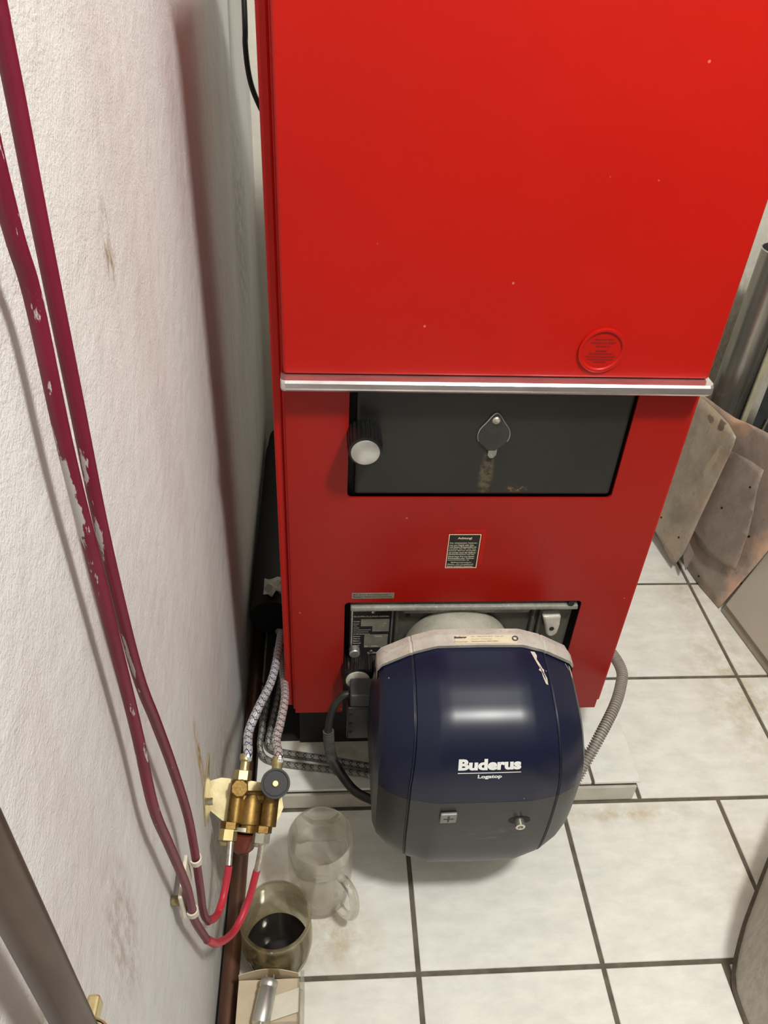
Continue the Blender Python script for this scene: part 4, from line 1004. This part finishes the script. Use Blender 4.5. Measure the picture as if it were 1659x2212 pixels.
# ================================================================== CARD BOX, BLISTER, CAPACITOR
box = thing('card_box', 'open cream card box with clear plastic window in front of the jar', 'box', (-0.088, 0.49, 0.0))
bz = 0.085
b_ = B(); b_.box((-0.140, 0.40, 0.001), (-0.040, 0.565, bz - 0.018)); obj('box_body', b_, 'card', box)
b_ = B()
vs = [(-0.140, 0.548, bz - 0.017), (-0.088, 0.536, bz - 0.014), (-0.088, 0.40, bz - 0.016), (-0.140, 0.40, bz - 0.017)]
b_.add([V(v) for v in vs] + [V(v) + V((0, 0, 0.0015)) for v in vs], [(3, 2, 1, 0), (4, 5, 6, 7), (0, 1, 5, 4), (1, 2, 6, 5), (2, 3, 7, 6), (3, 0, 4, 7)]); obj('top_flap', b_, 'card', box)
b_ = B()  # curved back flap
N = 10; vs = []; fs = []
for i in range(N + 1):
    t = i / N; x = -0.140 + 0.098 * t; y = 0.566 + 0.006 * math.sin(PI * t)
    for z in (bz - 0.030, bz - 0.002 + 0.006 * math.sin(PI * t)):
        vs.append((x, y, z)); vs.append((x, y + 0.0012, z))
for i in range(N):
    o = i * 4; p = o + 4
    fs += [(o, p, p + 2, o + 2), (o + 1, o + 3, p + 3, p + 1), (o + 2, p + 2, p + 3, o + 3), (o, o + 1, p + 1, p)]
fs += [(0, 2, 3, 1), (N * 4, N * 4 + 1, N * 4 + 3, N * 4 + 2)]
b_.add(vs, fs); obj('back_flap', b_, 'card', box)
b_ = B(); vs = [(-0.088, 0.535, bz - 0.013), (-0.040, 0.548, bz - 0.012), (-0.040, 0.512, bz - 0.011), (-0.086, 0.500, bz - 0.012)]
b_.add([V(v) for v in vs] + [V(v) + V((0, 0, 0.0012)) for v in vs], [(3, 2, 1, 0), (4, 5, 6, 7), (0, 1, 5, 4), (1, 2, 6, 5), (2, 3, 7, 6), (3, 0, 4, 7)]); obj('paper_insert', b_, 'card_pale', box)
b_ = B(); b_.box((-0.0385, 0.40, 0.002), (-0.0325, 0.570, bz)); b_.box((-0.088, 0.40, bz - 0.0145), (-0.041, 0.50, bz - 0.0135)); obj('clear_window', b_, 'clearplastic', box, bevel=0.001)
cap = thing('capacitor', 'small silver aluminium capacitor lying on the card box', 'capacitor', (-0.098, 0.52, bz - 0.014))
c0 = V((-0.0885, 0.5565, bz + 0.000)); cd = V((-0.17, -0.985, 0.0)).normalized(); cr = 0.0145
b_ = B(); b_.lathe([(cr * 0.9, 0.0), (cr, 0.002), (cr, 0.009), (cr * 0.9, 0.0115), (cr * 0.9, 0.0125), (cr, 0.015), (cr, 0.062), (cr * 0.93, 0.0645), (cr * 0.55, 0.0650)], c0, cd, n=36); obj('can', b_, 'silver', cap, smooth=True, auto=40)
b_ = B(); b_.lathe([(0.004, 0), (0.004, 0.012)], c0 + cd * 0.0650, cd, n=14); obj('stud', b_, 'steel', cap, smooth=True)
for s_ in (-1, 1):
    b_ = B(); b_.box(tuple(c0 - cd * 0.008 + V((s_ * 0.006 - 0.0015, 0, 0.001))), tuple(c0 + V((s_ * 0.006 + 0.0015, 0.0, 0.0018)))); obj('terminal', b_, 'steel', cap)

# ================================================================== SCRAP METAL AND TUBES IN THE RIGHT CORNER
A = V((1.0, 1.82, 0)); Bv = V((1.072, 1.479, 0)); dl = (Bv - A).normalized(); nx = V((-dl.y, dl.x, 0)); nx = nx if nx.x > 0 else -nx
def PL(s, h, off, tan=0.18):      # s metres along the floor line, h height, off in front of the line
    return A + dl * s - nx * off + nx * (tan * h) + V((0, 0, h))
def toplane(p):                   # world point to (s, h)
    p = V(p); return ((p - A).dot(dl), p.z)
def sheet(name, label, outline, off, mat, wave=0.004, seed=1, cat='sheet'):
    so = [toplane(p) for p in outline]
    bm = bmesh.new()
    f = bm.faces.new([bm.verts.new((s, h, 0)) for s, h in so])
    s0 = min(p[0] for p in so); s1 = max(p[0] for p in so); h0 = min(p[1] for p in so); h1 = max(p[1] for p in so)
    for ax_, lo_, hi_ in ((0, s0, s1), (1, h0, h1)):
        k = 14
        for i in range(1, k):
            co = [0, 0, 0]; no = [0, 0, 0]; co[ax_] = lo_ + (hi_ - lo_) * i / k; no[ax_] = 1
            bmesh.ops.bisect_plane(bm, geom=bm.verts[:] + bm.edges[:] + bm.faces[:], plane_co=co, plane_no=no)
    for v in bm.verts:
        d = noise.noise(V((v.co.x * 9 + seed * 5, v.co.y * 7, seed))) * wave
        p = PL(v.co.x, v.co.y, off + d); v.co = p
    bm.verts.index_update()
    q = B(); q.add([v.co.copy() for v in bm.verts], [[v.index for v in f.verts] for f in bm.faces]); bm.free()
    o = obj(name, q, mat, None, smooth=True, auto=50)
    sd = o.modifiers.new('thickness', 'SOLIDIFY'); sd.thickness = 0.0025; sd.offset = 0
    return tag(o, label, cat, None)
sheet('metal_sheet', 'large bent sheet with pinkish patches, rearmost of the sheets leaning at right',
      [(0.990, 2.06, 0.002), (1.000, 1.82, 0.002), (1.033, 1.688, 0.005), (1.043, 1.637, 0.004), (1.053, 1.569, 0.002), tuple(PL(0.349, 0.002, 0)), tuple(PL(0.378, 0.20, 0)), tuple(PL(0.402, 0.40, 0)), tuple(PL(0.405, 0.47, 0)), tuple(PL(0.32, 0.478, 0)), (1.122, 1.644, 0.461), (1.094, 1.755, 0.436), (1.060, 1.903, 0.420), (1.021, 2.073, 0.408)], 0.0, 'sheet_c', 0.008, 1)
sheet('metal_sheet', 'brown torn metal sheet, middle one of the sheets leaning at right',
      [(1.024, 1.72, 0.12), (1.036, 1.659, 0.121), (1.040, 1.630, 0.108), (1.052, 1.570, 0.108), (1.077, 1.482, 0.139), (1.090, 1.510, 0.245), (1.099, 1.554, 0.345), (1.106, 1.569, 0.399), (1.09, 1.62, 0.392), (1.076, 1.677, 0.380), (1.06, 1.74, 0.36), (1.03, 1.80, 0.34)], 0.022, 'sheet_b', 0.010, 4)
sheet('metal_sheet', 'olive brown flat sheet with clipped top corner, front one beside the boiler',
      [(0.940, 1.93, 0.070), (0.967, 1.809, 0.060), (0.977, 1.752, 0.046), (0.999, 1.632, 0.020), (1.008, 1.626, 0.073), (1.060, 1.667, 0.403), (1.064, 1.675, 0.428), (1.057, 1.718, 0.442), (1.028, 1.861, 0.449), (0.993, 2.024, 0.447)], 0.047, 'sheet_a', 0.004, 7)
q = B(); q.add([PL(0.165, 0.10, 0.030), PL(0.20, 0.065, 0.05), PL(0.235, 0.05, 0.058), PL(0.215, 0.085, 0.034)], [(0, 1, 2, 3)])
o = obj('metal_strip', q, 'sheet_b'); sd = o.modifiers.new('thickness', 'SOLIDIFY'); sd.thickness = 0.002; tag(o, 'small curled metal offcut sticking out below the brown sheet', 'scrap')
# beige-grey slab leaning on the right wall
sl = thing('steel_panel', 'smooth beige-grey panel leaning against the right wall in front of the metal sheets', 'panel', (1.09, 1.25, 0.0))
def SLp(s, h, off=0.0): return V((1.072, 1.470, 0)) + V((0.14, -1, 0)).normalized() * s + V((0.30 * h, 0.04 * h, h)) + V((-0.95, -0.13, 0.28)) * off
def slab_box(s0, s1, h0, h1, o0, o1):
    q = B(); vs = [SLp(s0, h0, o0), SLp(s1, h0, o0), SLp(s1, h1, o0), SLp(s0, h1, o0), SLp(s0, h0, o1), SLp(s1, h0, o1), SLp(s1, h1, o1), SLp(s0, h1, o1)]
    return q.add(vs, [(0, 3, 2, 1), (4, 5, 6, 7), (0, 1, 5, 4), (1, 2, 6, 5), (2, 3, 7, 6), (3, 0, 4, 7)])
obj('panel_face', slab_box(0.008, 0.60, 0.030, 0.82, 0.0, 0.010), 'slab', sl, bevel=0.004)
obj('panel_rim', slab_box(0.0, 0.61, 0.003, 0.83, -0.012, 0.0), 'slab_edge', sl, bevel=0.002)
# tubes and strips behind
q = B(); q.lathe([(0.051, 0.001), (0.051, 0.835), (0.0495, 0.835), (0.0495, 0.003)], (1.140, 1.905, 0.0), (0.008, 0, 1), n=40, closed=True)
tb = obj('stove_pipe', q, 'galv', None, smooth=True, auto=60); tag(tb, 'tall dark galvanised tube standing in the corner behind the scrap sheets', 'tube')
q = B(); q.lathe([(0.0512, 0), (0.0525, 0.002), (0.0512, 0.004)], (1.1467, 1.905, 0.832), (0.008, 0, 1), n=40, cap0=False, cap1=False); obj('rim', q, 'silver', tb, smooth=True)
q = B(); q.prism([(1.150, 1.82, 0.0), (1.158, 1.82, 0.0), (1.192, 1.85, 0.75), (1.172, 1.85, 0.75)], (0.0, 0.006, 0.0))
tag(obj('plastic_strip', q, 'yellowed'), 'narrow yellowed strip standing between the tube and the dark sheet', 'strip')
q = B(); q.prism([(1.165, 1.78, 0.0), (1.32, 1.68, 0.0), (1.345, 1.72, 0.66), (1.195, 1.83, 0.66)], (0.004, 0.008, 0.0))
ds = obj('plastic_sheet', q, 'darkplastic'); tag(ds, 'dark grey sheet standing behind the scrap metal at the right edge', 'sheet')
q = B(); q.prism([(1.186, 1.772, 0.36), (1.190, 1.770, 0.36), (1.2005, 1.7755, 0.435), (1.1965, 1.7775, 0.435)], (-0.0006, -0.0012, 0)); obj('scuff', q, 'foil', ds)

# ================================================================== GAP BEHIND THE BOILER
cb_ = [(-0.143, 1.95, 2.3), (-0.150, 1.80, 1.7), (-0.143, 1.70, 1.33), (-0.145, 1.70, 1.258), (-0.140, 1.70, 1.204), (-0.127, 1.70, 1.165), (-0.112, 1.70, 1.142), (-0.08, 1.72, 1.12), (-0.02, 1.75, 1.11)]
q = B(); q.tube(cb_, 0.0052, n=10, sm=8); tag(obj('black_cable', q, 'blackplastic', None, smooth=True, auto=80), 'thin black cable hanging in the gap behind the boiler', 'cable')
q = B(); q.tube([(-0.0885, 1.62, 2.3), (-0.0885, 1.62, 1.3), (-0.0815, 1.60, 1.08)], 0.005, n=10, sm=4); tag(obj('sensor_conduit', q, 'greyfit', None, smooth=True, auto=80), 'thin grey conduit running down close behind the boiler left edge', 'conduit')
q = B(); q.tube([(-0.122, 1.33, 0.135), (-0.122, 1.55, 0.140), (-0.122, 1.90, 0.145), (-0.118, 2.02, 0.15), (-0.08, 2.08, 0.16), (0.2, 2.10, 0.16)], 0.052, n=24, sm=4); tag(obj('gap_dark_tube', q, 'black', None, smooth=True, auto=80), 'fat black tube added to darken the low gap behind the boiler', 'pipe')  # added tube, its black stands in for the darkness of the gap
q = B()
random.seed(11); N = 6; vs = []; fs = []
for i in range(N):
    for j in range(N): vs.append((-0.140 + 0.05 * i / (N - 1), 1.34 + 0.06 * j / (N - 1) + random.uniform(-.005, .005), 0.192 + random.uniform(0, 0.018)))
for i in range(N - 1):
    for j in range(N - 1): a = i * N + j; fs.append((a, a + N, a + N + 1, a + 1))
q.add(vs, fs); tag(obj('crumpled_paper', q, 'dirtypaper'), 'crumpled dirty paper scrap in the dark gap left of the boiler', 'paper')

# nail holes punched in the sheets
sheets_ = [o for o in C.objects if o.name.startswith('metal_sheet')]
sheets_.sort(key=lambda o: o.name)
for k, (s_, h_, off) in enumerate([(0.313, 0.221, 0.0), (0.238, 0.020, 0.0), (0.208, 0.238, 0.022), (0.258, 0.341, 0.022), (0.056, 0.095, 0.047), (0.150, 0.096, 0.047)]):
    wv, sd_ = {0.0: (0.008, 1), 0.022: (0.010, 4), 0.047: (0.004, 7)}[off]
    dd = noise.noise(V((s_ * 9 + sd_ * 5, h_ * 7, sd_))) * wv
    q = B(); q.lathe([(0.0030, 0), (0.0030, 0.0020)], PL(s_, h_, off + dd + 0.0006), -nx + V((0, 0, 0.18)), n=12)
    obj('nail_hole', q, 'black', sheets_[0 if off == 0 else (1 if off == 0.022 else 2)])
